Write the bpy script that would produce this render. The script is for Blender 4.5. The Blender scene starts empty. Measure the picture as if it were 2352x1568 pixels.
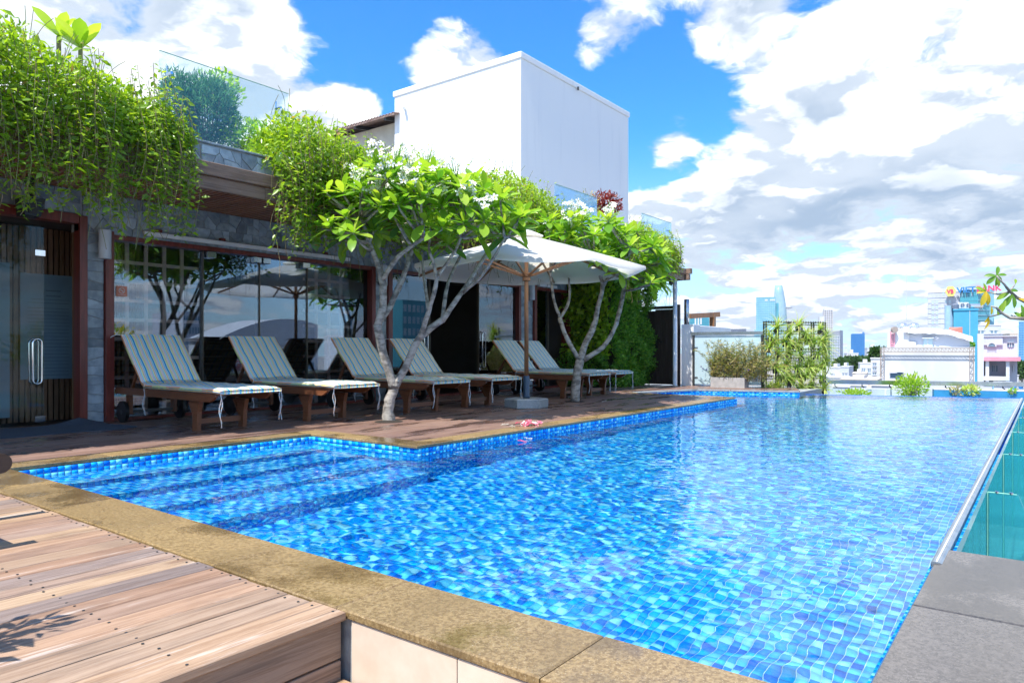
import bpy, math, random
import numpy as np
from mathutils import Vector, Matrix, noise as mnoise
rnd = random.Random(7); R = math.radians
sc = bpy.context.scene; COL = sc.collection
# ---------------------------------------------------------------- camera
cam = bpy.data.cameras.new('camera'); cam_o = bpy.data.objects.new('camera', cam); COL.objects.link(cam_o)
CAMZ = 0.9; F = 1616.0; HY = 803.0; CX = 1176.0; YAW = R(52.75)
cam_o.location = (0, 0, CAMZ); cam_o.rotation_euler = (R(90), 0, -YAW)
cam.sensor_width = 36; cam.lens = F/2352*36; cam.shift_y = 19/2352; cam.clip_start = 0.05; cam.clip_end = 9000
sc.camera = cam_o
FW = Vector((math.sin(YAW), math.cos(YAW), 0)); RT = Vector((math.cos(YAW), -math.sin(YAW), 0))
# ---------------------------------------------------------------- sun and sky
SUN = Vector((-0.47, -0.015, 0.88)).normalized()
sl = bpy.data.lights.new('sun', 'SUN'); sl.energy = 2.8; sl.angle = R(0.5); sl.color = (1, 0.96, 0.89)
so = bpy.data.objects.new('sun', sl); COL.objects.link(so); so.rotation_euler = SUN.to_track_quat('Z', 'Y').to_euler()
sl.cycles.is_caustics_light = True
sc.view_settings.view_transform = 'Standard'; sc.view_settings.look = 'None'; sc.view_settings.gamma = 1
sc.view_settings.exposure = 1.55
sc.cycles.use_denoising = True
sc.cycles.max_bounces = 10; sc.cycles.transparent_max_bounces = 16; sc.cycles.diffuse_bounces = 4
sc.cycles.caustics_refractive = True; sc.cycles.caustics_reflective = False
sc.cycles.sample_clamp_indirect = 6
W = bpy.data.worlds.new('World'); sc.world = W; W.use_nodes = True
class NT:
    def __init__(s, tree): s.t = tree; s.n = tree.nodes; s.l = tree.links
    def node(s, typ, **kw):
        n = s.n.new(typ)
        for k, v in kw.items(): setattr(n, k, v)
        return n
    def put(s, sock, v):
        if isinstance(v, bpy.types.NodeSocket): s.l.new(v, sock)
        elif v is not None: sock.default_value = v
    def math(s, op, a, b=None, c=None, clamp=False):
        n = s.node('ShaderNodeMath', operation=op, use_clamp=clamp); s.put(n.inputs[0], a); s.put(n.inputs[1], b)
        if c is not None: s.put(n.inputs[2], c)
        return n.outputs[0]
    def vm(s, op, a, b=None):
        n = s.node('ShaderNodeVectorMath', operation=op); s.put(n.inputs[0], a)
        if b is not None: s.put(n.inputs[1], b)
        return n.outputs['Value'] if op in ('DOT_PRODUCT', 'LENGTH') else n.outputs[0]
    def noise(s, vec, scale, detail=4, rough=.55, dist=0, col=False):
        n = s.node('ShaderNodeTexNoise'); s.put(n.inputs['Vector'], vec)
        n.inputs['Scale'].default_value = scale; n.inputs['Detail'].default_value = detail
        n.inputs['Roughness'].default_value = rough; n.inputs['Distortion'].default_value = dist
        return n.outputs['Color' if col else 'Fac']
    def rng(s, v, a, b, c=0, d=1, mode='SMOOTHSTEP'):
        n = s.node('ShaderNodeMapRange', interpolation_type=mode); s.put(n.inputs[0], v)
        for i, q in zip((1, 2, 3, 4), (a, b, c, d)): s.put(n.inputs[i], q)
        return n.outputs[0]
    def mix(s, f, a, b, mode='MIX'):
        n = s.node('ShaderNodeMix', data_type='RGBA', blend_type=mode); s.put(n.inputs[0], f)
        s.put(n.inputs[6], a if isinstance(a, bpy.types.NodeSocket) else (*a, 1) if len(a) == 3 else a)
        s.put(n.inputs[7], b if isinstance(b, bpy.types.NodeSocket) else (*b, 1) if len(b) == 3 else b)
        return n.outputs[2]
    def ramp(s, f, stops, mode='LINEAR'):
        n = s.node('ShaderNodeValToRGB'); n.color_ramp.interpolation = mode; e = n.color_ramp.elements
        while len(e) > 1: e.remove(e[-1])
        for i, (p, c) in enumerate(stops):
            q = e[0] if i == 0 else e.new(p)
            q.position = p; q.color = (*c, 1)
        s.put(n.inputs[0], f); return n.outputs[0]
def dirpx(x, y): return (FW + RT*((x-CX)/F) + Vector((0, 0, (HY-y)/F))).normalized()
CLD, CLW, CLS = (0.16, 0.265, 0.41), (0.97, 0.985, 1.0), 0.52
def make_sky():
    t = NT(W.node_tree); t.n.clear()
    out = t.node('ShaderNodeOutputWorld')
    sky = t.node('ShaderNodeTexSky', sky_type='NISHITA', sun_disc=False)
    sky.sun_elevation = math.asin(SUN.z); sky.sun_rotation = math.atan2(SUN.x, SUN.y)
    sky.altitude = 20; sky.air_density = 1.0; sky.dust_density = 0.4; sky.ozone_density = 2.5
    hs = t.node('ShaderNodeHueSaturation'); hs.inputs['Saturation'].default_value = 1.25; hs.inputs['Value'].default_value = 0.8
    t.l.new(sky.outputs[0], hs.inputs['Color'])
    blue = t.mix(1.0, hs.outputs[0], (0.37, 0.84, 1.14), 'MULTIPLY')
    b1 = t.node('ShaderNodeBackground'); b1.inputs[1].default_value = 0.115; t.l.new(blue, b1.inputs[0])
    g = t.node('ShaderNodeTexCoord').outputs['Generated']
    sep = t.node('ShaderNodeSeparateXYZ'); t.l.new(g, sep.inputs[0]); z = t.math('MAXIMUM', sep.outputs[2], 0.0)
    k = t.math('DIVIDE', 1.0, t.math('ADD', z, 0.22))
    sc_ = t.node('ShaderNodeVectorMath', operation='SCALE'); t.l.new(g, sc_.inputs[0]); t.l.new(k, sc_.inputs['Scale'])
    p = sc_.outputs[0]
    warp = t.vm('SCALE', t.vm('SUBTRACT', t.noise(p, 3.0, 4, .55, col=True), (.5, .5, .5)))
    warp.node.inputs['Scale'].default_value = 0.28
    p = t.vm('ADD', p, warp)
    def dens(pp, det=10, rg=.58): return t.math('ADD', t.math('MULTIPLY', t.noise(pp, 1.7, 2, .5), .82), t.math('MULTIPLY', t.noise(pp, 4.4, det, rg), .68))
    d0 = dens(p); ds = dens(p, 6, .55)
    # the banks and clear gaps of this sky, as directions
    blobs = [((2130, 270), 23, .13), ((1780, 330), 11, .10), ((1720, 470), 12, .07), ((2320, 60), 18, .03), ((2250, 600), 18, .01), ((110, 90), 19, .15), ((690, 190), 8, .26), ((510, 80), 5.5, .24),
             ((1425, 120), 4.4, .24), ((1180, 110), 17, -.12), ((1500, 190), 9, -.12), ((900, 60), 14, -.09), ((1650, 110), 11, -.15), ((1045, 140), 5.5, .30), ((660, 70), 7, -.08),
             ((1560, 640), 16, .03), ((1660, 8), 6, .20), ((1390, 2), 6, .22), ((1560, 370), 6, -.09), ((590, 300), 5, -.06), ((1900, 720), 20, .01), ((1520, 310), 3.4, .26)]
    add = 0.0
    for (c, deg, w) in blobs:
        dp = t.vm('DOT_PRODUCT', g, tuple(dirpx(*c)))
        m = t.rng(dp, math.cos(R(deg)), math.cos(R(deg*.15)), 0, w)
        add = t.math('ADD', m, add)
    d1 = t.math('ADD', d0, add)
    mask = t.rng(d1, .735, .845)
    up = t.vm('ADD', p, tuple(SUN*0.11)); d2 = dens(up, 6, .55)
    lit = t.rng(t.math('SUBTRACT', ds, d2), -.045, .05)
    thick = t.rng(d1, .80, .98)
    und = t.noise(t.vm('MULTIPLY', p, (1, 1, 2.2)), 1.3, 3.5, .5)
    grey = t.math('MULTIPLY', thick, t.rng(und, .38, .58, 0, 1))
    lit2 = t.math('MULTIPLY', t.math('ADD', t.math('MULTIPLY', lit, .58), .42), t.math('SUBTRACT', 1.0, t.math('MULTIPLY', grey, .62)))
    cc = t.mix(lit2, CLD, CLW)
    b2 = t.node('ShaderNodeBackground'); b2.inputs[1].default_value = CLS; t.l.new(cc, b2.inputs[0])
    hz = t.rng(sep.outputs[2], -.02, .30, .80, 0)
    mx0 = t.node('ShaderNodeMixShader'); b3 = t.node('ShaderNodeBackground'); b3.inputs[0].default_value = (.62, .78, .92, 1); b3.inputs[1].default_value = .50
    t.l.new(hz, mx0.inputs[0]); t.l.new(b1.outputs[0], mx0.inputs[1]); t.l.new(b3.outputs[0], mx0.inputs[2])
    mx = t.node('ShaderNodeMixShader'); t.l.new(mask, mx.inputs[0]); t.l.new(mx0.outputs[0], mx.inputs[1]); t.l.new(b2.outputs[0], mx.inputs[2])
    t.l.new(mx.outputs[0], out.inputs[0])
make_sky()
# ---------------------------------------------------------------- projection helpers (survey of the place from the photograph's vanishing points)
def ray(x, y): return FW + RT*((x-CX)/F) + Vector((0, 0, (HY-y)/F))
O = Vector((0, 0, CAMZ))
def gz(x, y, z=0.05): r = ray(x, y); return O + r*((z-CAMZ)/r.z)
def pv(x, y, V): r = ray(x, y); return O + r*(V/r.y)
def pu(x, y, U): r = ray(x, y); return O + r*(U/r.x)
def pd(x, y, d): return O + ray(x, y)*d
# ---------------------------------------------------------------- object helpers
ORG = {}
def tag(o, label=None, cat=None, group=None, kind=None):
    if label: o['label'] = label
    if cat: o['category'] = cat
    if group: o['group'] = group
    if kind: o['kind'] = kind
    return o
def thing(name, loc, label, cat, group=None):
    o = bpy.data.objects.new(name, None); COL.objects.link(o); o.location = loc; o.empty_display_size = .1
    ORG[o.name] = Vector(loc); return tag(o, label, cat, group)
def link_mesh(name, me, mat, parent=None, smooth=False):
    if mat and not me.materials: me.materials.append(mat)
    if smooth: me.polygons.foreach_set('use_smooth', [True]*len(me.polygons))
    o = bpy.data.objects.new(name, me); COL.objects.link(o)
    if parent is not None: o.parent = parent
    return o
class MB:
    def __init__(s): s.v = []; s.f = []
    def add(s, vs, fs):
        b = len(s.v); s.v.extend(tuple(v) for v in vs); s.f.extend(tuple(i+b for i in f) for f in fs); return s
    def box(s, x0, x1, y0, y1, z0, z1):
        return s.add([(x0,y0,z0),(x1,y0,z0),(x1,y1,z0),(x0,y1,z0),(x0,y0,z1),(x1,y0,z1),(x1,y1,z1),(x0,y1,z1)],
              [(0,3,2,1),(4,5,6,7),(0,1,5,4),(1,2,6,5),(2,3,7,6),(3,0,4,7)])
    def cbox(s, x0, x1, y0, y1, z0, z1, c=.004):
        v = []
        for z, i in ((z0+c, 0), (z1-c, 0), (z1, c), (z0, c)):
            v += [(x0+i,y0+i,z),(x1-i,y0+i,z),(x1-i,y1-i,z),(x0+i,y1-i,z)]
        q = lambda a, b: [(a+k, a+(k+1)%4, b+(k+1)%4, b+k) for k in range(4)]
        return s.add(v, q(0, 4)+q(4, 8)+[(8,9,10,11)]+q(12, 0)+[(15,14,13,12)])
    def hexa(s, p):   # 8 points: bottom ring then top ring
        return s.add(p, [(0,3,2,1),(4,5,6,7),(0,1,5,4),(1,2,6,5),(2,3,7,6),(3,0,4,7)])
    def bar(s, a, b, w, h, up=Vector((0,0,1))):
        a = Vector(a); b = Vector(b); d = (b-a).normalized(); sx = d.cross(up)
        if sx.length < 1e-4: sx = d.cross(Vector((0,1,0)))
        sx.normalize(); sz = sx.cross(d)
        p = []
        for e in (a, b):
            p += [e-sx*w/2-sz*h/2, e+sx*w/2-sz*h/2, e+sx*w/2+sz*h/2, e-sx*w/2+sz*h/2]
        return s.hexa(p)
    def tube(s, pts, rad, n=8, cap=True):
        pts = [Vector(p) for p in pts]
        if not isinstance(rad, (list, tuple)): rad = [rad]*len(pts)
        ref = None; b = len(s.v)
        for i, p in enumerate(pts):
            d = (pts[min(i+1, len(pts)-1)] - pts[max(i-1, 0)]).normalized()
            if ref is None: ref = d.orthogonal().normalized()
            ref = (ref - d*ref.dot(d)).normalized(); o2 = d.cross(ref)
            for k in range(n):
                a = 2*math.pi*k/n; s.v.append(tuple(p + (ref*math.cos(a)+o2*math.sin(a))*rad[i]))
        for i in range(len(pts)-1):
            for k in range(n):
                s.f.append((b+i*n+k, b+i*n+(k+1)%n, b+(i+1)*n+(k+1)%n, b+(i+1)*n+k))
        if cap:
            s.f.append(tuple(b+k for k in reversed(range(n)))); s.f.append(tuple(b+(len(pts)-1)*n+k for k in range(n)))
        return s
    def lathe(s, c, prof, n=16, a0=0):   # prof: (r, z)
        c = Vector(c); b = len(s.v)
        for r, z in prof:
            for k in range(n):
                a = a0+2*math.pi*k/n; s.v.append((c.x+r*math.cos(a), c.y+r*math.sin(a), c.z+z))
        for i in range(len(prof)-1):
            for k in range(n): s.f.append((b+i*n+k, b+i*n+(k+1)%n, b+(i+1)*n+(k+1)%n, b+(i+1)*n+k))
        s.f.append(tuple(b+k for k in reversed(range(n)))); s.f.append(tuple(b+(len(prof)-1)*n+k for k in range(n)))
        return s
    def prism(s, poly, z0, z1):
        n = len(poly); return s.add([(x,y,z0) for x,y in poly]+[(x,y,z1) for x,y in poly],
              [tuple(reversed(range(n))), tuple(range(n,2*n))]+[(k,(k+1)%n,n+(k+1)%n,n+k) for k in range(n)])
    def mesh(s, name, org=None):
        me = bpy.data.meshes.new(name); v = s.v
        if org is not None: v = [(a-org[0], b-org[1], c-org[2]) for a, b, c in v]
        me.from_pydata(v, [], s.f); me.update(); return me
    def build(s, name, mat, parent=None, smooth=False):
        if parent is None:   # origin at the mesh's base centre
            xs = list(zip(*s.v)); org = Vector(((min(xs[0])+max(xs[0]))/2, (min(xs[1])+max(xs[1]))/2, min(xs[2])))
            o = link_mesh(name, s.mesh(name, org), mat, None, smooth); o.location = org; ORG[o.name] = org; return o
        org = ORG[parent.name]
        o = link_mesh(name, s.mesh(name, org), mat, parent, smooth); ORG[o.name] = org; return o
def struct(o): o['kind'] = 'structure'; return o
def npmesh(name, V, Fq, attr=None, smooth=False):
    """V (n,3) array, Fq (m,k) int array, attr: per-vertex float named rnd"""
    me = bpy.data.meshes.new(name); k = Fq.shape[1]; m = len(Fq)
    me.vertices.add(len(V)); me.vertices.foreach_set('co', np.ascontiguousarray(V, np.float32).ravel())
    me.loops.add(m*k); me.loops.foreach_set('vertex_index', np.ascontiguousarray(Fq, np.int32).ravel())
    me.polygons.add(m); me.polygons.foreach_set('loop_start', np.arange(0, m*k, k, dtype=np.int32))
    me.polygons.foreach_set('loop_total', np.full(m, k, np.int32))
    if smooth: me.polygons.foreach_set('use_smooth', np.ones(m, bool))
    if attr is not None:
        a = me.attributes.new('rnd', 'FLOAT', 'POINT'); a.data.foreach_set('value', np.ascontiguousarray(attr, np.float32))
    me.update(calc_edges=True); return me
# ---------------------------------------------------------------- materials
MATS = {}
def newmat(name):
    m = bpy.data.materials.new(name); m.use_nodes = True; t = NT(m.node_tree); b = t.n['Principled BSDF']; MATS[name] = m
    return m, t, b
def pm(name, c1, c2=None, scale=8, rough=.6, bump=0, metal=0, stretch=(1,1,1), detail=5, bscale=None, objrnd=0, rough2=None, spec=.5, lo=.35, hi=.65):
    m, t, b = newmat(name); b.inputs['Roughness'].default_value = rough; b.inputs['Metallic'].default_value = metal
    b.inputs['Specular IOR Level'].default_value = spec
    tc = t.node('ShaderNodeTexCoord').outputs['Object']
    mp = t.node('ShaderNodeMapping'); mp.inputs['Scale'].default_value = stretch; t.l.new(tc, mp.inputs[0]); v = mp.outputs[0]
    oi = t.node('ShaderNodeObjectInfo')
    v = t.vm('ADD', v, t.vm('MULTIPLY', oi.outputs['Random'], (37, 91, 53)))
    if c2 is None: c2 = tuple(x*.82 for x in c1)
    n = t.noise(v, scale, detail, .6); col = t.mix(t.rng(n, lo, hi), c1, c2)
    if objrnd:
        col = t.mix(1.0, col, t.ramp(oi.outputs['Random'], [(0, (1-objrnd,)*3), (1, (1+objrnd*.5,)*3)]), 'MULTIPLY')
    t.l.new(col, b.inputs['Base Color'])
    if rough2 is not None: t.l.new(t.rng(n, .3, .7, rough, rough2), b.inputs['Roughness'])
    if bump:
        bn = t.node('ShaderNodeBump'); bn.inputs['Strength'].default_value = bump; bn.inputs['Distance'].default_value = .01
        t.l.new(t.noise(v, bscale or scale*2, 6, .65), bn.inputs['Height']); t.l.new(bn.outputs[0], b.inputs['Normal'])
    return m
def wood(name, cols, rough=.65, grain=30, axis=0, wet=None, knots=True, wear=.35, varamt=1.0):
    """planks: tone per piece, long grain, pale wear, dark cracks"""
    m, t, b = newmat(name)
    tc = t.node('ShaderNodeTexCoord').outputs['Object']; oi = t.node('ShaderNodeObjectInfo')
    st = [grain, grain, grain]; st[axis] = grain*.045
    off = t.vm('MULTIPLY', oi.outputs['Random'], (31, 77, 19)); v0 = t.vm('ADD', tc, off)
    v = t.vm('MULTIPLY', v0, tuple(st))
    g1 = t.noise(v, 1.0, 8, .78, 1.2)
    base = t.ramp(oi.outputs['Random'], [(i/max(1, len(cols)-1), c) for i, c in enumerate(cols)])
    col = t.mix(t.rng(g1, .40, .62), base, t.mix(1.0, base, (.68, .62, .57), 'MULTIPLY'))
    big = t.noise(t.vm('MULTIPLY', v0, (2.2, 5, 5) if axis == 0 else (5, 2.2, 5)), 1.0, 4, .6)
    col = t.mix(t.rng(big, .50, .68, 0, .5), col, t.mix(1.0, col, (.60, .62, .66), 'MULTIPLY'))
    st2 = [9, 9, 9]; st2[axis] = .9
    w = t.noise(t.vm('MULTIPLY', v0, tuple(st2)), 1.0, 6, .7)
    col = t.mix(t.math('MULTIPLY', t.rng(w, .56, .66, 0, wear), t.rng(t.noise(v, 2.3, 4, .7), .42, .58)), col, (.66, .58, .51))
    dk = t.noise(t.vm('ADD', t.vm('MULTIPLY', v0, tuple(x*.7 for x in st)), (5, 9, 2)), 1.0, 3, .55)
    col = t.mix(t.rng(dk, .62, .70, 0, .5), col, (.06, .045, .04))
    if knots:
        vo = t.node('ShaderNodeTexVoronoi'); s3 = [5, 5, 5]; s3[axis] = 1.6
        t.l.new(t.vm('MULTIPLY', v0, tuple(s3)), vo.inputs['Vector']); vo.inputs['Scale'].default_value = 1
        col = t.mix(t.rng(vo.outputs['Distance'], .05, .13, .55, 0), col, (.16, .08, .045))
    rgh = rough
    if wet:
        geo = t.node('ShaderNodeNewGeometry').outputs['Position']
        wn = t.noise(t.vm('MULTIPLY', geo, (.55, 2.2, 1)), 1.6, 5, .6); wm = t.rng(wn, .50, .60)
        col = t.mix(t.math('MULTIPLY', wm, .55), col, (.05, .03, .025)); rgh = t.rng(wm, 0, 1, rough, wet, 'LINEAR')
    t.l.new(col, b.inputs['Base Color']); t.put(b.inputs['Roughness'], rgh)
    bn = t.node('ShaderNodeBump'); bn.inputs['Strength'].default_value = .6; bn.inputs['Distance'].default_value = .005
    t.l.new(g1, bn.inputs['Height']); t.l.new(bn.outputs[0], b.inputs['Normal'])
    return m
def leafmat(name, stops, rough=.35, trans=.4, tcol=None):
    m, t, b = newmat(name)
    at = t.node('ShaderNodeAttribute', attribute_name='rnd').outputs['Fac']
    col = t.ramp(at, stops); t.l.new(col, b.inputs['Base Color']); b.inputs['Roughness'].default_value = rough
    tr = t.node('ShaderNodeBsdfTranslucent'); t.l.new(t.mix(1.0, col, tcol or (1.9, 2.1, .7), 'MULTIPLY'), tr.inputs[0])
    mx = t.node('ShaderNodeMixShader'); mx.inputs[0].default_value = trans
    out = [n for n in t.n if n.type == 'OUTPUT_MATERIAL'][0]
    t.l.new(b.outputs[0], mx.inputs[1]); t.l.new(tr.outputs[0], mx.inputs[2]); t.l.new(mx.outputs[0], out.inputs[0])
    return m
def glassmat(name, tint=(.9,.95,.95), refl=1.5, mul=1.0, diff=None, rough=0, dmix=.0, base=0.0, gcol=(1, 1, 1)):
    m, t, b = newmat(name); t.n.remove(b); out = [n for n in t.n if n.type == 'OUTPUT_MATERIAL'][0]
    tr = t.node('ShaderNodeBsdfTransparent'); tr.inputs[0].default_value = (*tint, 1)
    gl = t.node('ShaderNodeBsdfGlossy'); gl.inputs['Roughness'].default_value = rough; gl.inputs['Color'].default_value = (*gcol, 1)
    fr = t.node('ShaderNodeFresnel'); fr.inputs[0].default_value = refl
    f = t.math('ADD', t.math('MULTIPLY', fr.outputs[0], mul), base, clamp=True)
    mx = t.node('ShaderNodeMixShader'); t.l.new(f, mx.inputs[0]); t.l.new(gl.outputs[0], mx.inputs[2])
    src = tr.outputs[0]
    if diff:
        df = t.node('ShaderNodeBsdfDiffuse'); df.inputs[0].default_value = (*diff, 1)
        m2 = t.node('ShaderNodeMixShader'); m2.inputs[0].default_value = dmix; t.l.new(src, m2.inputs[1]); t.l.new(df.outputs[0], m2.inputs[2]); src = m2.outputs[0]
    t.l.new(src, mx.inputs[1]); t.l.new(mx.outputs[0], out.inputs[0]); return m
M = {}
M['deck'] = wood('weathered_deck_wood', [(.35,.215,.14),(.30,.21,.16),(.41,.27,.165),(.25,.20,.18),(.39,.24,.16),(.46,.32,.20),(.33,.235,.19),(.37,.255,.18)], .6, 34, wear=.5)
M['deckdark'] = wood('dark_deck_wood', [(.22,.13,.10),(.27,.17,.13),(.30,.19,.15),(.20,.12,.1)], .5, 30, wet=.06, wear=.15, knots=False)
M['riser'] = wood('deck_riser_wood', [(.30,.22,.16),(.34,.24,.18)], .7, 30)
M['teak'] = wood('reddish_teak', [(.20,.075,.035),(.24,.09,.04)], .35, 40, axis=1, wear=0, knots=False)
M['teak_x'] = wood('reddish_teak_cross', [(.20,.075,.035),(.24,.09,.04)], .35, 40, axis=0, wear=0, knots=False)
M['teak_z'] = wood('umbrella_teak', [(.30,.15,.075),(.34,.17,.08)], .4, 40, axis=2, wear=0, knots=False)
M['soffit'] = wood('soffit_timber', [(.34,.13,.06),(.42,.17,.08),(.28,.10,.05),(.46,.21,.10)], .4, 40, axis=1, wear=.05, knots=False)
M['beam'] = wood('weathered_beam', [(.22,.14,.10),(.27,.18,.13)], .7, 30, wear=.6)
M['slat_z'] = wood('wall_slat_timber', [(.17,.09,.042),(.22,.12,.06),(.14,.075,.036)], .5, 40, axis=2, wear=0, knots=False)
M['gate'] = wood('dark_gate_wood', [(.030,.018,.014),(.04,.024,.018),(.026,.016,.013)], .6, 30, axis=2, wear=.04, knots=False)
M['maroon'] = pm('maroon_painted_timber', (.20,.038,.028), (.13,.024,.018), 5, .35, .05, stretch=(6,6,.6))
M['granite'] = None
M['white'] = pm('white_painted_plaster', (.82,.83,.83), (.70,.72,.74), 1.1, .75, .1, bscale=40, stretch=(2.6, 2.6, .22), lo=.5, hi=.85)
M['whitedirty'] = pm('weathered_white_plaster', (.80,.81,.82), (.58,.60,.63), 2.2, .8, .15, bscale=40, lo=.45, hi=.8)
M['metal_w'] = pm('white_metal', (.8,.82,.84), None, 3, .35)
M['steel'] = pm('brushed_steel', (.55,.58,.60), (.45,.48,.5), 4, .25, metal=1)
M['chrome'] = pm('polished_chrome', (.8,.82,.84), None, 3, .08, metal=1)
M['darkmetal'] = pm('dark_metal', (.06,.065,.07), None, 5, .45, metal=.4)
M['black'] = pm('black_plastic', (.012,.012,.014), None, 5, .45)
M['blackrub'] = pm('dark_rubber', (.02,.02,.02), None, 8, .6)
M['fabric'] = None
def granite(name, c1, c2, c3, rough, wetlow):
    m, t, b = newmat(name); tc = t.node('ShaderNodeTexCoord').outputs['Object']; oi = t.node('ShaderNodeObjectInfo')
    v = t.vm('ADD', tc, t.vm('MULTIPLY', oi.outputs['Random'], (11, 23, 7)))
    n1 = t.noise(v, 70, 4, .7); n2 = t.noise(v, 3.5, 5, .6); n3 = t.noise(v, 190, 2, .6)
    col = t.mix(t.rng(n1, .38, .62), c1, c2); col = t.mix(t.rng(n3, .60, .70), col, c3); col = t.mix(t.rng(n2, .45, .7, 0, .45), col, tuple(x*.55 for x in c1)); st = t.noise(v, 1.5, 6, .62, .4); col = t.mix(t.rng(st, .50, .60, 0, .55), col, tuple(x*.45 for x in c2)); col = t.mix(1.0, col, t.ramp(oi.outputs['Random'], [(0, (.80,.80,.82)), (1, (1.12,1.1,1.06))]), 'MULTIPLY')
    t.l.new(col, b.inputs['Base Color'])
    t.l.new(t.rng(st, .47, .60, rough, wetlow), b.inputs['Roughness'])
    bn = t.node('ShaderNodeBump'); bn.inputs['Strength'].default_value = .12; bn.inputs['Distance'].default_value = .003
    t.l.new(n1, bn.inputs['Height']); t.l.new(bn.outputs[0], b.inputs['Normal']); return m
M['granite'] = granite('yellow_granite', (.36,.25,.115), (.20,.13,.055), (.50,.40,.24), .36, .06)
M['granite_grey'] = granite('grey_wet_granite', (.165,.145,.13), (.09,.08,.074), (.25,.225,.20), .14, .03)
M['granite_base'] = granite('pale_grey_granite', (.42,.45,.46), (.30,.33,.34), (.55,.57,.57), .6, .5)
M['trimgrey'] = pm('grey_edge_trim', (.20,.23,.26), (.14,.17,.2), 8, .3)
M['grout'] = pm('pale_blue_grout', (.40,.66,.80), (.33,.58,.72), 9, .7)
M['mortar'] = pm('grey_mortar', (.34,.36,.36), (.24,.25,.26), 15, .85, .2)
M['concrete'] = pm('wet_grey_concrete', (.30,.33,.33), (.20,.24,.25), 1.7, .35, .15, rough2=.12)
M['creamtile'] = pm('cream_wall_tile', (.66,.55,.44), (.60,.47,.36), 5, .45, .03)
M['pot'] = pm('grey_planter_concrete', (.42,.40,.39), (.34,.33,.32), 9, .8, .2)
def tilemat():
    m, t, b = newmat('blue_mosaic_glaze')
    at = t.node('ShaderNodeAttribute', attribute_name='rnd').outputs['Fac']
    col = t.ramp(at, [(0, (.0,.165,.72)), (.15, (.0,.23,.79)), (.28, (.0,.32,.83)), (.50, (.006,.41,.87)), (.66, (.07,.56,.91)), (.84, (.20,.68,.93))], 'CONSTANT')
    geo = t.node('ShaderNodeNewGeometry').outputs['Position']
    col = t.mix(1.0, col, t.ramp(t.noise(geo, 14, 3, .6), [(.3, (.86,.86,.86)), (.7, (1.1,1.1,1.1))]), 'MULTIPLY')
    t.l.new(col, b.inputs['Base Color']); b.inputs['Roughness'].default_value = .5; b.inputs['Specular IOR Level'].default_value = .12; return m
M['tile'] = tilemat()
def watermat():
    m, t, b = newmat('pool_water'); t.n.remove(b); out = [n for n in t.n if n.type == 'OUTPUT_MATERIAL'][0]
    g = t.node('ShaderNodeBsdfGlass'); g.inputs['Color'].default_value = (.93, .985, 1, 1); g.inputs['Roughness'].default_value = 0; g.inputs['IOR'].default_value = 1.333
    t.l.new(g.outputs[0], out.inputs[0]); return m
M['water'] = watermat()
M['glass_teal'] = glassmat('teal_pool_glass', (.66,.94,.96), 1.5, 1.0, diff=(.06,.50,.58), dmix=.24)
M['glass_edge'] = pm('green_glass_edge', (.35,.75,.55), (.25,.62,.48), 6, .15)
# ---------------------------------------------------------------- building mass under the terrace
WZ, DZ, FZ = -0.04, 0.05, -1.15          # water, deck, pool floor
bm_ = MB(); bm_.box(-7, 17.2, -1.7, 26, -28, -1.36); struct(bm_.build('terrace_slab', M['mortar']))
# ---------------------------------------------------------------- pool shell
sh = MB()
STEP = [(5.55, 5.97, -.14), (5.15, 5.55, -.36), (4.75, 5.15, -.58), (4.33, 4.75, -.78)]
sh.box(1.80, 16.82, .36, 4.33, -1.35, FZ-.004)
sh.box(4.49, 16.0, 4.332, 6.8, -1.35, FZ-.003)
for (a, b_, z) in STEP: sh.box(1.82, 4.475, a+.001, b_, -1.2, z-.004)
sh.box(1.5, 4.475, 5.954, 6.2, -1.2, .015)          # left wall core
sh.box(4.474, 12.54, 4.454, 4.68, -1.2, .015)       # peninsula edge wall core
sh.box(4.474, 4.70, 4.68, 5.9535, -1.2, .0145)      # return wall core
sh.box(1.52, 1.826, .38, 5.95, -1.2, .0155)         # near wall core
A0, A1, A2 = (12.75, 6.55), (14.43, 5.98), (15.10, 4.05)
def skew(a, b, off, z0, z1, th=.2):
    a = Vector((*a, 0)); b = Vector((*b, 0)); d = (b-a).normalized(); n = Vector((-d.y, d.x, 0))
    if n.x < 0 and abs(n.x) > abs(n.y): n = -n
    if abs(n.y) >= abs(n.x) and n.y < 0: n = -n
    p = [a+n*off, b+n*off, b+n*(off+th), a+n*(off+th)]
    return [Vector((q.x, q.y, z0)) for q in p]+[Vector((q.x, q.y, z1)) for q in p]
sh.hexa(skew(A0, A1, .004, -1.2, .015)); sh.hexa(skew(A1, A2, .004, -1.2, .0142))
sh.hexa([Vector((x, y, z)) for z in (-1.2, .0148) for (x, y) in ((12.40, 4.68), (12.556, 4.45), (12.746, 6.6), (12.5, 6.6))])
shell = struct(sh.build('pool_shell', M['grout'])); shell.cycles.is_caustics_receiver = True
P = .0465
def tilegrid(o, ax, ay, lx, ly, rs):
    o = np.array(o, float); ax = np.array(ax, float); ay = np.array(ay, float); nrm = np.cross(ax, ay)
    nx, ny = int(lx/P+.5), int(ly/P+.5); px, py = lx/nx, ly/ny
    i, j = np.meshgrid(np.arange(nx), np.arange(ny), indexing='ij'); i = i.ravel(); j = j.ravel()
    c = o + np.outer((i+.5)*px, ax) + np.outer((j+.5)*py, ay)
    return c, ax, ay, nrm, px, py, (i*.4142+j*.7321+.42*rs.random(len(c))) % 1
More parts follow.
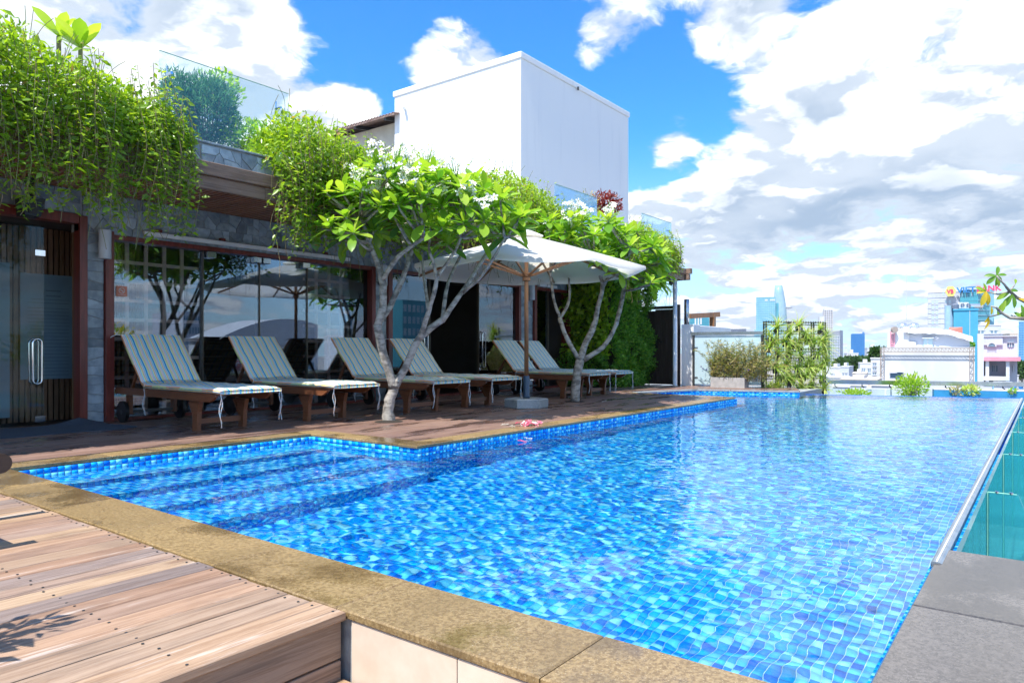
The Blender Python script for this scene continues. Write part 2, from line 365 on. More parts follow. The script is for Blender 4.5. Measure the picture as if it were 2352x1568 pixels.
def tilemesh(c, ax, ay, nrm, px, py, rv):
    g, bv, h = .0016, .0012, .0035; vs = []
    for (e, z) in ((0, -.002), (bv, h)):
        for (sx, sy) in ((-1,-1),(1,-1),(1,1),(-1,1)):
            vs.append(c + ax*sx*(px/2-g-e) + ay*sy*(py/2-g-e) + nrm*z)
    V = np.stack(vs, 1).reshape(-1, 3); n = len(c); base = (np.arange(n)*8)[:, None]
    fs = np.array([[4,5,6,7],[0,1,5,4],[1,2,6,5],[2,3,7,6],[3,0,4,7]])
    Fq = (base[:, :, None] + fs[None]).reshape(-1, 4)
    return V, Fq, np.repeat(rv, 8)
rs = np.random.default_rng(5)
grids = [tilegrid((1.83, .40, FZ), (1,0,0), (0,1,0), 14.98, 3.93, rs), tilegrid((12.75, 4.33, FZ), (1,0,0), (0,1,0), 2.6, 2.2, rs)]
grids.append(tilegrid((4.48, 4.33, FZ), (1,0,0), (0,1,0), 8.27, .12, rs))
for k, (a, b_, z) in enumerate(STEP):
    grids.append(tilegrid((1.83, a, z), (1,0,0), (0,1,0), 2.64, b_-a-(.02 if k == 0 else 0), rs))
    zb = STEP[k+1][2] if k < 3 else FZ
    grids.append(tilegrid((1.83, a, zb), (1,0,0), (0,0,1), 2.64, z-zb, rs))
grids.append(tilegrid((1.83, 5.95, -.145), (1,0,0), (0,0,1), 2.64, .165, rs))
grids.append(tilegrid((4.47, 5.95, FZ), (0,-1,0), (0,0,1), 1.5, .02-FZ, rs))
grids.append(tilegrid((4.47, 4.45, FZ), (1,0,0), (0,0,1), 8.08, .02-FZ, rs))
for a, b_ in ((A0, A1), (A1, A2)):
    d = Vector((b_[0]-a[0], b_[1]-a[1], 0)); L = d.length; d.normalize()
    grids.append(tilegrid((*a, FZ), tuple(d), (0,0,1), L, .02-FZ, rs))
# the 300 tiles of the floor that show largest stand alone, all others are one piece
c0 = grids[0][0]; rel = c0 - np.array([0, 0, CAMZ]); dep = rel @ np.array(FW); lat = rel @ np.array(RT)
sx = CX + F*lat/dep; ok = (sx > 300) & (sx < 2150) & (dep > 2.6); key = np.where(ok, dep, 99.); near = np.argsort(key)[:300]; keep = np.ones(len(c0), bool); keep[near] = False
VV, FF, AA = [], [], []; nb = 0
for gi, (c, ax, ay, nrm, px, py, rv) in enumerate(grids):
    if gi == 0: V, Fq, A = tilemesh(c[keep], ax, ay, nrm, px, py, rv[keep])
    else: V, Fq, A = tilemesh(c, ax, ay, nrm, px, py, rv)
    VV.append(V); FF.append(Fq+nb); AA.append(A); nb += len(V)
me = npmesh('mosaic', np.concatenate(VV)-np.array(shell.location), np.concatenate(FF), np.concatenate(AA))
mo = link_mesh('mosaic_tiles', me, M['tile'], shell); mo['kind'] = 'stuff'; mo.cycles.is_caustics_receiver = True
_, ax, ay, nrm, px, py, _ = grids[0]; tv = []
for q in (.08, .2, .4, .6, .75, .95):
    V, Fq, A = tilemesh(np.zeros((1, 3)), ax, ay, nrm, px, py, np.array([q])); m_ = npmesh('tile', V, Fq, A); m_.materials.append(M['tile']); tv.append(m_)
for i in near:
    q = grids[0][6][i]; k = 0 if q < .15 else 1 if q < .28 else 2 if q < .5 else 3 if q < .66 else 4 if q < .84 else 5
    o = link_mesh('tile', tv[k], None, shell); o.location = Vector(c0[i])-shell.location; o.cycles.is_caustics_receiver = True
# ---------------------------------------------------------------- water
def make_water():
    nu, nv = 860, 330
    vv = np.linspace(.405, 6.6, nv); s = np.linspace(0, 1, nu)
    uend = 16.8 + (vv-.42)*(15.55-16.8)/(4.05-.42)
    U = 1.80 + s[None, :]*(uend[:, None]-1.80); V = np.repeat(vv[:, None], nu, 1)
    H = np.zeros_like(U); r = np.random.default_rng(11)
    for k in range(110):
        lam = math.exp(r.uniform(math.log(.07), math.log(.5))); th = r.uniform(0, 2*math.pi)
        a = .0030*lam**.95; kx, ky = 2*math.pi/lam*math.cos(th), 2*math.pi/lam*math.sin(th)
        H += a*np.sin(kx*U+ky*V+r.uniform(0, 6.28))*r.uniform(.4, 1)
    H *= .27*(.75+.35*np.sin(U*1.3+V*.8)*np.sin(V*1.9-U*.5))
    calm = np.clip((5.9-V)/2.0, .25, 1); H *= calm
    edge = np.clip((V-.405)/.25, 0, 1)*np.clip((uend[:, None]-U)/.3, 0, 1); H *= edge
    X = np.stack([U, V, H+WZ], -1).reshape(-1, 3)
    i, j = np.meshgrid(np.arange(nv-1), np.arange(nu-1), indexing='ij'); b = (i*nu+j).ravel()
    Fq = np.stack([b, b+1, b+nu+1, b+nu], 1); cx = X[Fq].mean(1)
    dead = ((cx[:, 0] > 4.6) & (cx[:, 0] < 12.5) & (cx[:, 1] > 4.55)) | ((cx[:, 0] < 12.5) & (cx[:, 1] > 6.05)) | ((cx[:, 0] > 14.9) & (cx[:, 1] > 5.2))
    me = npmesh('water', X, Fq[~dead], None, True)
    o = struct(link_mesh('pool_water', me, M['water'])); o.cycles.is_caustics_caster = True; return o
make_water()
# ---------------------------------------------------------------- coping
cb = MB(); cb.box(1.515, 1.815, .42, 5.94, -.3, .018)
coping = struct(cb.build('pool_coping', M['mortar']))
def slab(x0, x1, y0, y1, z0=.021, z1=DZ, mat='granite', c=.005):
    m = MB(); m.cbox(x0, x1, y0, y1, z0, z1, c); return m.build('coping_stone', M[mat], coping)
ys = [.03, 1.05, 1.87, 2.62, 3.45, 4.25, 5.05, 5.96]
for a, b_ in zip(ys[:-1], ys[1:]): slab(1.5, 1.835, a+.002, b_-.002)
xs = [1.1, 1.838, 2.55, 3.3, 4.46]
for a, b_ in zip(xs[:-1], xs[1:]): slab(a+.002, b_-.002, 5.962 if a > 1.2 else 5.964, 6.20)
slab(4.462, 4.70, 5.2, 6.198); slab(4.462, 4.70, 4.692, 5.196)
x = 4.452
while x < 12.4:
    e = min(x+.8, 12.56); slab(x, e-.004, 4.44, 4.688); x = e
slab(12.30, 12.56, 4.692, 5.6); slab(12.34, 12.6, 5.604, 6.55)
for (a, b_), n in (((A0, A1), 2), ((A1, A2), 3)):
    a = Vector((*a, 0)); b_ = Vector((*b_, 0))
    for k in range(n):
        m = MB(); m.hexa(skew(tuple((a+(b_-a)*(k/n+.002))[:2]), tuple((a+(b_-a)*((k+1)/n-.002))[:2]), -.012, .021, DZ-.002*(n == 3), .16)); m.build('coping_stone', M['mortar'], coping)
# riser of cream tile below the coping
for k in range(4):
    m = MB(); y1 = 1.80-k*.46; m.cbox(1.506, 1.514, y1-.456, y1, -.6, .019, .001); m.build('wall_tile', M['creamtile'], coping)
# right stone slab, wet, level with the water
m = MB(); m.box(.2, 3.85, -.9, .38, -1.2, WZ-.042); ledge = struct(m.build('overflow_ledge', M['concrete']))
for a, b_ in ((.25, 1.495), (1.84, 2.95), (2.954, 3.87)):
    m = MB(); m.cbox(a, b_-.004, -.62, .398, WZ-.04, WZ+.004, .006); m.build('ledge_stone', M['granite_grey'], ledge)
m = MB(); m.cbox(1.50, 1.834, -.62, .026, WZ-.04, WZ+.003, .006); m.build('ledge_stone', M['granite_grey'], ledge)
# ---------------------------------------------------------------- decks
def planks(parent, rows, mat, z1=DZ, th=.028, name='plank', lmin=1.6, lmax=3.6, gap=.006):
    for (y0, y1, spans) in rows:
        for (a, b_) in spans:
            x = a
            while x < b_-.02:
                e = min(b_, x+rnd.uniform(lmin, lmax))
                if b_-e < .5: e = b_
                dz = rnd.uniform(-.0018, .0012); m = MB()
                m.cbox(x+gap/2, e-gap/2, y0+gap/2, y1-gap/2, z1-th+dz, z1+dz, .003); m.build(name, M[mat], parent); x = e
m = MB(); m.box(-6, 1.49, 1.86, 9.2, -.4, .018); d1 = struct(m.build('near_deck', M['blackrub']))
rows = [(1.81, 1.985, [(-2.2, 1.495)])]; y = 1.985
while y < 6.1:
    w = rnd.choice((.12, .125, .13)); rows.append((y, y+w, [(-2.0-rnd.random(), 1.492-rnd.random()*.012)])); y += w
planks(d1, rows, 'deck', lmin=1.1, lmax=2.8)
scr = MB(); scr.lathe((0, 0, 0), [(.0045, 0), (.0045, .0012), (.002, .0016)], 8); scrm = scr.mesh('screw'); scrm.materials.append(M['darkmetal'])
for (y0, y1, _) in rows:
    for x in (1.46, .98, .50):
        for f in (.22, .78):
            o = link_mesh('screw', scrm, None, d1); o.location = Vector((x+rnd.uniform(-.01, .01), y0+(y1-y0)*f, DZ+.0008))-ORG[d1.name]
m = MB(); m.cbox(-2.2, 1.49, 1.835, 1.856, -.105, .016, .002); m.build('riser_board', M['riser'], d1)
m = MB(); m.cbox(-2.2, 1.49, 1.836, 1.857, -.19, -.113, .002); m.build('riser_board', M['riser'], d1)
m = MB(); m.box(-3, 1.49, -1.5, 1.83, -1.2, -.20); d2 = struct(m.build('lower_deck', M['blackrub']))
planks(d2, [(1.83-.13*(k+1), 1.83-.13*k, [(-2.5, 1.495)]) for k in range(14)], 'deck', z1=-.17)
m = MB(); m.box(-6, 1.48, 9.2, 9.3, -.5, .0); m.box(-6, 15.9, 6.71, 12.9, -.6, .018); m.box(4.76, 12.28, 4.7, 6.709, -.6, .0175); m.box(-6, 12.4, 6.21, 6.7095, -.6, .017); d3 = struct(m.build('pool_deck', M['blackrub']))
rows = []; y = 4.692
while y < 8.95:
    w = .141
    if y < 6.19: sp = [(4.706, 12.29)]
    elif y < 6.6: sp = [(-3, 12.33), ]
    elif y < 6.75: sp = [(-3, 12.9)]
    else: sp = [(-3, 15.7)]
    if y <= 6.19 and y+w > 6.2: sp = [(4.706, 12.29)]
    rows.append((y, y+w, sp)); y += w
planks(d3, rows, 'deckdark', lmin=2.2, lmax=4.5)
# strip of deck beyond the far corner
fd = MB(); fd.prism([(13.0, 6.70), (14.5, 6.15), (15.25, 4.10), (17.1, 4.10), (17.1, 7.6), (15.75, 7.6), (15.72, 6.72)], -.8, .016); d4 = struct(fd.build('far_deck', M['mortar']))
for k in range(12):
    o = .165+k*.141; a = Vector((14.43, 5.98)); b_ = Vector((15.10, 4.05)); dd = (b_-a).normalized(); nn = Vector((-dd.y, dd.x))
    if nn.x < 0: nn = -nn
    s = a+nn*o-dd*(.1+.1*k); e = a+nn*o+dd*2.06; s2 = s+nn*.137; e2 = e+nn*.137
    m = MB(); m.hexa([Vector((q.x, q.y, z)) for z in (.018, DZ) for q in (s, e, e2, s2)]); m.build('plank', M['deckdark'], d4)
for k in range(4):
    m = MB(); y0 = 6.13+k*.141; m.hexa([Vector((*q, z)) for z in (.0182, DZ-.001) for q in ((14.72-k*.36, y0), (15.62, y0), (15.62, y0+.137), (14.72-k*.36-.36, y0+.137))]); m.build('plank', M['deckdark'], d4)
# ---------------------------------------------------------------- infinity edge and glass wall with fins
prof = [(.408, -.03), (.408, .004), (.400, .010), (.374, .010), (.362, .002), (.362, -.03)]
lip = thing('infinity_edge_trim', (3.58, .38, WZ-.03), 'dark polished trim with a pale line along the glass edge of the pool', 'pool edge')
jo = [3.58]+[5.78+2.19*k for k in range(6)]
jo[-1] = 16.78
for a, b_ in zip(jo[:-1], jo[1:]):
    m = MB(); n = len(prof); m.add([(x, y, z) for x in (a+.004, b_-.004) for (y, z) in [(p_[0], p_[1]+WZ) for p_ in prof]], [tuple(range(n)), tuple(reversed(range(n, 2*n)))]+[(k, n+k, n+(k+1) % n, (k+1) % n) for k in range(n)])
    m.build('trim_section', M['trimgrey'], lip)
    m = MB(); m.box(a+.01, b_-.01, .383, .389, WZ+.0101, WZ+.0122); m.build('pale_line', M['metal_w'], lip)
gw = thing('glass_pool_wall', (3.7, .33, -1.2), 'teal glass side wall of the pool with triangular glass fins', 'glass wall')
for a, b_ in zip(jo[:-1], jo[1:]):
    m = MB(); m.box(max(a, 3.88)+.004, b_-.004, .322, .343, -1.2, WZ-.012); m.build('glass_panel', M['glass_teal'], gw)
for x in jo[1:-1]:
    m = MB(); m.hexa([(x-.007, -.22, -1.2), (x+.007, -.22, -1.2), (x+.007, .32, -1.2), (x-.007, .32, -1.2), (x-.007, .15, WZ-.03), (x+.007, .15, WZ-.03), (x+.007, .32, WZ-.03), (x-.007, .32, WZ-.03)])
    f = m.build('glass_fin', M['glass_teal'], gw)
    m = MB(); m.bar((x, .318, -1.19), (x, .318, WZ-.03), .010, .010); m.build('seam', M['glass_edge'], f)
    m = MB(); m.bar((x, .16, WZ-.027), (x, .32, WZ-.027), .012, .004); m.build('rim', M['glass_edge'], f)
    for yy in (.19, .27):
        m = MB(); m.lathe((x, yy, WZ-.03), [(.012, 0), (.012, .012), (.004, .016)], 8); m.build('bolt', M['chrome'], f)
m = MB(); m.box(3.89, 18.0, -1.9, .35, -1.249, -1.18); struct(m.build('catch_channel', M['concrete']))
m = MB(); m.box(3.89, 18.0, -2.1, -1.9, -3, -.62); tag(m.build('channel_parapet', M['whitedirty']), 'low parapet wall outside the overflow channel below the glass pool wall', 'wall')
# far infinity edge: thin tiled lip and the channel beyond
m = MB(); m.hexa([Vector((x, y, z)) for z in (-1.2, WZ+.003) for (x, y) in ((15.555, 4.05), (16.805, .41), (16.855, .41), (15.605, 4.05))]); struct(m.build('far_pool_edge', M['tile']))
# ---------------------------------------------------------------- pavilion
M['stone'] = pm('blue_grey_stone', (.38,.46,.51), (.24,.30,.35), 9, .7, .35, bscale=30, objrnd=.42)
M['win'] = glassmat('window_glass', (.90,.93,.93), 1.55, 1.5, base=.06, gcol=(.72,.82,.96)); M['doorglass'] = glassmat('clear_door_glass', (.86,.90,.90), 1.5, .45, base=.0); M['lattice'] = pm('lattice_timber', (.86,.60,.53), (.76,.50,.44), 4, .5)
M['rail_glass'] = glassmat('clear_balustrade_glass', (.90,.97,.98), 1.5, .7, diff=(.55,.75,.80), dmix=.03)
M['frost'] = glassmat('frosted_fence_glass', (.80,.93,.95), 1.5, .8, diff=(.62,.78,.84), dmix=.62)
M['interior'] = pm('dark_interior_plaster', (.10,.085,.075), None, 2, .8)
M['bronze'] = pm('bronze_strip', (.16,.13,.09), None, 5, .4, metal=.3)
M['soil'] = pm('dark_soil', (.03,.022,.015), None, 9, .95, .4)
M['matt'] = pm('blue_grey_door_mat', (.07,.10,.14), (.04,.058,.085), 120, .95, .5)
M['paper'] = pm('pale_blue_notice', (.16,.26,.32), (.12,.2,.27), 2, .5)
M['ink'] = pm('dark_print', (.10,.16,.20), None, 5, .6)
M['lampw'] = pm('satin_white_lamp', (.62,.68,.74), None, 3, .4)
M['sticker'] = pm('orange_red_sticker', (.75,.26,.17), None, 3, .5)
M['corr'] = pm('rusty_corrugated_sheet', (.36,.26,.22), (.24,.15,.12), 4, .6, .1)
M['beige'] = pm('beige_board', (.62,.57,.47), (.52,.47,.38), 2, .75, .05)
def clip(poly, a, n):   # keep points with (p-a).n <= 0
    out = []
    for i in range(len(poly)):
        p, q = poly[i], poly[(i+1) % len(poly)]; dp = (p-a).dot(n); dq = (q-a).dot(n)
        if dp <= 0: out.append(p)
        if dp*dq < 0: out.append(p+(q-p)*(dp/(dp-dq)))
    return out
def stones(parent, o, ax, ay, lx, ly, cell=(.17, .13), tile=(.46, .23), gap=.0035, th=.012, rot=.0):
    o = Vector(o); ax = Vector(ax); ay = Vector(ay); nrm = ax.cross(ay); base = ORG[parent.name]
    nx = max(1, round(lx/tile[0])); ny = max(1, round(ly/tile[1])); tw, thh = lx/nx, ly/ny
    for i in range(nx):
        for j in range(ny):
            x0, y0 = i*tw, j*thh; a = max(1, round(tw/cell[0])); b = max(1, round(thh/cell[1]))
            seeds = [Vector((x0+tw*(k+.5+rnd.uniform(-.38, .38)+(.25 if l % 2 else -.25)*(a > 1))/a, y0+thh*(l+.5+rnd.uniform(-.3, .3))/b)) for k in range(a) for l in range(b)]
            for s in seeds:
                g = gap*rnd.uniform(.5, 1.3)
                poly = [Vector(q) for q in ((x0+g*.4, y0+g*.4), (x0+tw-g*.4, y0+g*.4), (x0+tw-g*.4, y0+thh-g*.4), (x0+g*.4, y0+thh-g*.4))]
                for q in seeds:
                    if q is s: continue
                    n = (q-s).normalized(); poly = clip(poly, (s+q)/2-n*g, n)
                    if len(poly) < 3: break
                if len(poly) < 3: continue
                c = sum(poly, Vector((0, 0)))/len(poly); h = th*rnd.uniform(.6, 1.25); k = len(poly)
                top = [p+(c-p).normalized()*min(.005, (c-p).length*.4) for p in poly]
                tl = Vector((rnd.uniform(-1, 1), rnd.uniform(-1, 1)))*.02
                vs = [o+ax*p.x+ay*p.y+nrm*-.002 for p in poly]+[o+ax*p.x+ay*p.y+nrm*(h-.003) for p in poly]+[o+ax*p.x+ay*p.y+nrm*(h+tl.dot(p-c)) for p in top]
                m = MB(); m.add(vs, [tuple(2*k+q for q in range(k))]+[(r*k+q, r*k+(q+1) % k, (r+1)*k+(q+1) % k, (r+1)*k+q) for r in (0, 1) for q in range(k)])
                m.build('stone', M['stone'], parent)
pav = thing('pool_pavilion', (8, 8.9, .05), 'long stone clad poolside pavilion with timber eaves and dark glass bays', 'building')
X = (1, 0, 0); Z = (0, 0, 1)
m = MB(); m.box(3.42, 13.95, 8.862, 9.05, 2.27, 2.735); band = m.build('stone_band', M['mortar'], pav)
stones(band, (3.46, 8.862, 2.27), X, Z, 10.5, .46)
m = MB(); m.box(-3, 3.42, 8.863, 9.05, 2.46, 2.735); b2 = m.build('stone_band', M['mortar'], pav)
stones(b2, (1.6, 8.863, 2.462), X, Z, 1.84, .27)
PIL = [(3.505, 3.69), (7.89, 8.15), (11.93, 12.38)]
for a, b_ in PIL:
    m = MB(); m.box(a, b_, 8.864, 9.06, .05, 2.268); pl = m.build('stone_pillar', M['mortar'], pav)
    stones(pl, (a, 8.864, .052), X, Z, b_-a, 2.2, (.19, .12), (.25, .22))
m = MB(); m.box(-6, 16.15, 7.06, 13.0, 2.76, 2.866); m.build('roof_slab', M['mortar'], pav)
m = MB(); m.box(-3, 16.1, 7.115, 7.25, 2.868, 3.09); par = m.build('stone_parapet', M['mortar'], pav)
stones(par, (3.0, 7.115, 2.872), X, Z, 13.0, .2, (.17, .11), (.46, .2))
m = MB(); m.cbox(-3, 16.12, 7.09, 7.27, 3.0905, 3.112); m.build('parapet_cap', M['stone'], par)
x = 2.0
while x < 16.05:
    m = MB(); m.cbox(x, x+.058, 7.03, 8.86, 2.734, 2.757, .004); m.build('soffit_slat', M['soffit'], pav); x += .072
for (z0, z1, y0, cuts) in ((2.585, 2.722, 7.0, (-2, 2.9, 4.62, 7.3, 10.2, 13.1, 16.1)), (2.727, 2.865, 6.965, (-2, 1.8, 5.3, 8.6, 11.5, 14.0, 16.2))):
    for a, b_ in zip(cuts[:-1], cuts[1:]):
        m = MB(); m.cbox(a, b_-.004, y0, y0+.05, z0, z1, .006); m.build('fascia_board', M['beam'], pav)
for (z0, z1, x0, x1, y) in ((2.59, 2.73, 16.14, 16.24, 6.9), (2.74, 2.87, 16.14, 16.26, 6.86)):
    m = MB(); m.cbox(x0, x1, y, 8.8, z0, z1, .006); m.build('end_beam', M['beam'], pav)
# rooms behind the glass
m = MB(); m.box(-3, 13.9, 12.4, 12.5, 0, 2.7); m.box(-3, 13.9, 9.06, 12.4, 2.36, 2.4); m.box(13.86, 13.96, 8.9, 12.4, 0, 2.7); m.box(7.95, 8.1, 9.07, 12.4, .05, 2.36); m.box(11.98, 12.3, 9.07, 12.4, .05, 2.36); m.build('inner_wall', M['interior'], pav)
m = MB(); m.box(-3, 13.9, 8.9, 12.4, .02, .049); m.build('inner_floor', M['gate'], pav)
# windows
def lattice(parent, x0, x1, z0, z1, nx, nz, y=9.0):
    for k in range(1, nx):
        x = x0+(x1-x0)*k/nx; m = MB(); m.box(x-.023, x+.023, y, y+.024, z0, z1); m.build('lattice_bar', M['lattice'], parent)
    for k in range(1, nz):
        z = z0+(z1-z0)*k/nz; m = MB(); m.box(x0, x1, y+.004, y+.020, z-.021, z+.021); m.build('lattice_bar', M['lattice'], parent)
def bay(x0, x1, panes, lat):
    m = MB(); m.cbox(x0, x0+.09, 8.80, 9.03, .05, 2.30, .004); f = m.build('window_frame', M['maroon'], pav)
    m = MB(); m.cbox(x1-.075, x1, 8.82, 9.03, .05, 2.269, .004); m.build('jamb', M['maroon'], f)
    m = MB(); m.cbox(x0+.092, x1-.077, 8.83, 9.02, 2.21, 2.267, .004); m.build('header', M['maroon'], f)
    m = MB(); m.cbox(x0+.092, x1-.077, 8.84, 9.02, .0505, .085, .004); m.build('sill', M['maroon'], f)
    for k, (a, b_) in enumerate(panes):
        y = 8.93 if k % 3 == 0 else 8.905; m = MB(); m.box(a+.003, b_-.003, y, y+.010, .09, 2.205); m.build('pane', M['win'], f)
    for (a, b_, nx, nz) in lat: lattice(f, a, b_, .09, 2.21, nx, nz)
    return f
f1 = bay(3.695, 7.885, [(3.79, 4.95), (4.93, 5.78), (5.785, 6.6), (6.58, 7.80)], [(3.79, 4.94, 5, 9), (6.60, 7.80, 5, 9)])
f2 = bay(8.155, 11.925, [(8.25, 9.24), (10.62, 11.84)], [(8.25, 9.24, 4, 9), (10.9, 11.84, 4, 9)])
f3 = bay(12.385, 13.86, [(12.48, 13.05)], [])
for (fr, x) in ((f1, 4.94), (f1, 5.782), (f1, 6.59), (f2, 9.24), (f2, 10.62), (f3, 13.05)):
    m = MB(); m.box(x-.006, x+.006, 8.89, 8.945, .09, 2.205); m.build('edge_strip', M['bronze'], fr)
def track(x0, x1, z, fr):
    m = MB(); m.cbox(x0, x1, 8.76, 8.80, z, z+.055, .006); tr_ = m.build('sliding_track', M['metal_w'], fr)
    x = x0+.2
    while x < x1:
        m = MB(); m.cbox(x-.035, x+.035, 8.80, 8.858, z+.02, z+.10, .003); m.build('bracket', M['maroon'], tr_); x += .85
    return tr_
t1 = track(4.12, 7.30, 2.295, f1)
for x in (5.02, 5.70, 5.85, 6.52):
    m = MB(); m.cbox(x-.06, x+.06, 8.815, 8.90, 2.12, 2.20, .004); m.build('door_clamp', M['steel'], t1)
track(8.85, 10.3, 2.30, f2); track(12.5, 13.2, 2.28, f3)
def pull(x, y, z0, z1, parent, n=14):
    pts = []; r = .045
    for k in range(25):
        a = 2*math.pi*k/24; cx = math.cos(a); sz = math.sin(a)
        pts.append((x+r*cx, y, (z1-r if sz > 0 else z0+r)+r*sz))
    m = MB(); m.tube(pts, .011, 8, False); return m.build('pull_handle', M['chrome'], parent, True)
pull(10.74, 8.86, .55, 1.25, f2); pull(9.12, 8.87, .55, 1.25, f2)
# no-smoking sticker on the first pane
m = MB(); m.box(3.86, 3.985, 8.921, 8.926, 1.545, 1.67); st = tag(m.build('no_smoking_sticker', M['sticker']), 'orange red no smoking sticker on the lattice window', 'sticker')
ring = [(3.9225+.033*math.cos(2*math.pi*k/20), 8.918, 1.615+.033*math.sin(2*math.pi*k/20)) for k in range(21)]
m = MB(); m.tube(ring, .0035, 6, False); m.bar((3.90, 8.918, 1.637), (3.945, 8.918, 1.593), .005, .004, Vector((0, 1, 0))); m.bar((3.903, 8.9185, 1.615), (3.942, 8.9185, 1.615), .004, .004, Vector((0, 1, 0))); m.bar((3.88, 8.9185, 1.565), (3.965, 8.9185, 1.565), .003, .008, Vector((0, 1, 0))); m.build('symbol', M['metal_w'], st)
# entrance on the left
m = MB(); m.cbox(3.42, 3.502, 8.82, 8.98, .05, 2.44, .005); dfr = m.build('door_frame', M['maroon'], pav)
m = MB(); m.cbox(-.5, 3.418, 8.83, 8.98, 2.345, 2.455, .005); m.build('door_head', M['maroon'], dfr)
m = MB(); m.cbox(3.43, 3.50, 8.985, 9.06, .05, 2.344, .005); m.build('reveal', M['slat_z'], dfr)
x = 1.2
while x < 4.4:
    m = MB(); m.cbox(x, x+.042, 9.55, 9.59, .05, 2.35, .004); m.build('wall_slat', M['slat_z'], dfr)
    x += .06
m = MB(); m.box(.5, 4.5, 9.595, 9.66, .05, 2.36); m.build('slat_backing', M['gate'], dfr)
gd = thing('glass_door', (2.2, 9.0, .05), 'frameless glass entrance door with a long loop handle beside the maroon frame', 'door')
m = MB(); m.box(2.32, 3.12, 9.00, 9.012, .06, 2.30); m.build('door_pane', M['doorglass'], gd)
pull(3.04, 8.955, .52, 1.02, gd); pull(3.04, 9.06, .52, 1.02, gd)
for z in (.09, 1.95):
    m = MB(); m.cbox(3.03, 3.13, 8.99, 9.02, z, z+.07, .003); m.build('hinge', M['chrome'], gd)
nb_ = thing('notice_board', (2.9, 9.3, .5), 'tall pale blue notice with printed rules behind the glass door', 'notice')
m = MB(); m.box(3.06, 3.62, 9.525, 9.535, .55, 1.80); m.build('sheet', M['paper'], nb_)
z = 1.60
for k in range(24):
    if k in (1, 4): z -= .02
    w = .16 if k < 2 else rnd.choice((.40, .44, .30, .44)); x0 = 3.57-w if k > 1 else 3.4-w/2
    m = MB(); m.box(x0, x0+w, 9.521, 9.524, z, z+(.014 if k < 2 else .007)); m.build('text_line', M['ink'], nb_); z -= .042
m = MB(); m.box(2.55, 2.95, 9.515, 9.53, .12, 1.9); tag(m.build('white_partition', M['paper']), 'plain pale panel behind the glass entrance door', 'panel')
sp = thing('loudspeaker', (2.75, 8.6, 2.42), 'black box loudspeaker hanging under the eaves above the entrance', 'speaker')
a, b_ = pv(45, 452, 8.55), pv(97, 500, 8.55)
m = MB(); m.hexa([Vector(q) for q in ((a.x+.03, 8.5, b_.z), (b_.x-.03, 8.5, b_.z), (b_.x-.02, 8.7, b_.z), (a.x+.02, 8.7, b_.z), (a.x, 8.46, a.z), (b_.x, 8.46, a.z), (b_.x-.01, 8.72, a.z), (a.x+.01, 8.72, a.z))]); m.build('cabinet', M['black'], sp)
m = MB(); m.box(a.x+.06, b_.x-.06, 8.475, 8.484, b_.z+.02, a.z-.03); m.build('grille', M['darkmetal'], sp)
m = MB(); m.box((a.x+b_.x)/2-.03, (a.x+b_.x)/2+.03, 8.55, 8.62, a.z, 2.74); m.build('bracket', M['black'], sp)
for k, (x, lb) in enumerate(((3.665, 'white half cylinder wall lamp beside the entrance frame'), (8.0, 'white half cylinder wall lamp on the middle stone pillar'), (12.22, 'white half cylinder wall lamp on the far stone pillar'))):
    lp = thing('wall_lamp', (x, 8.8, 1.95), lb, 'lamp', 'wall lamps on the pavilion')
    m = MB(); m.lathe((x, 8.76, 1.96), [(.055, 0), (.066, .004), (.066, .335), (.055, .34)], 20); m.build('shade', M['lampw'], lp, False)
    m = MB(); m.box(x-.03, x+.03, 8.82, 8.852, 2.05, 2.22); m.build('wall_plate', M['darkmetal'], lp)
# door mat with a curled corner
def mat_():
    nx, ny = 40, 20; vs = []; fs = []
    for i in range(nx+1):
        for j in range(ny+1):
            x = 1.2+2.42*i/nx; y = 7.92+.88*j/ny; e = max(0, 1-math.hypot(x-3.38, (y-8.72)*1.4)/.30); z = .064+.075*e**1.4+.0025*math.sin(x*9+y*4)
            vs.append((x+.03*math.sin(y*5), y, z))
    for i in range(nx):
        for j in range(ny): a = i*(ny+1)+j; fs.append((a, a+ny+1, a+ny+2, a+1))
    m = MB(); m.add(vs, fs); n = len(vs)
    m.add([(x, y, z-.011) for x, y, z in vs], [tuple(reversed(f)) for f in fs])
    bd = [(0, j) for j in range(ny)]; per = [i*(ny+1) for i in range(nx+1)]+[nx*(ny+1)+j for j in range(1, ny+1)]+[i*(ny+1)+ny for i in range(nx-1, -1, -1)]+[j for j in range(ny-1, 0, -1)]
    m.f += [(per[k], per[(k+1) % len(per)], n+per[(k+1) % len(per)], n+per[k]) for k in range(len(per))]
    tag(m.build('door_mat', M['matt'], None, True), 'dark blue grey door mat with one corner curled up at the entrance', 'mat')
mat_()
# roof edge: glass balustrade panels with clamps
bal = [(3.59, 5.15, 'clear glass balustrade panel in front of the conifer bush on the roof'), (10.95, 12.5, 'clear glass balustrade panel before the grey twiggy shrub on the roof'), (14.5, 16.08, 'clear glass balustrade panel at the roof end above the slim white post')]
for a, b_, lb in bal:
    g = thing('glass_balustrade', ((a+b_)/2, 7.32, 3.11), lb, 'balustrade', 'glass balustrade panels on the pavilion roof')
    m = MB(); m.box(a, b_, 7.32, 7.332, 3.0, 4.0); m.build('glass_panel', M['rail_glass'], g)
    m = MB(); m.bar((a, 7.326, 4.002), (b_, 7.326, 4.002), .013, .004); m.build('polished_rim', M['glass_edge'], g)
    for x in (a+.12, b_-.12):
        for z in (3.25, 3.8):
            m = MB(); m.tube([(x, 7.30, z), (x, 7.40, z)], .016, 10); c_ = m.build('clamp', M['chrome'], g)
            m = MB(); m.tube([(x, 7.4, z), (x, 7.4, z+.09)], .008, 8); m.build('pin', M['chrome'], c_)
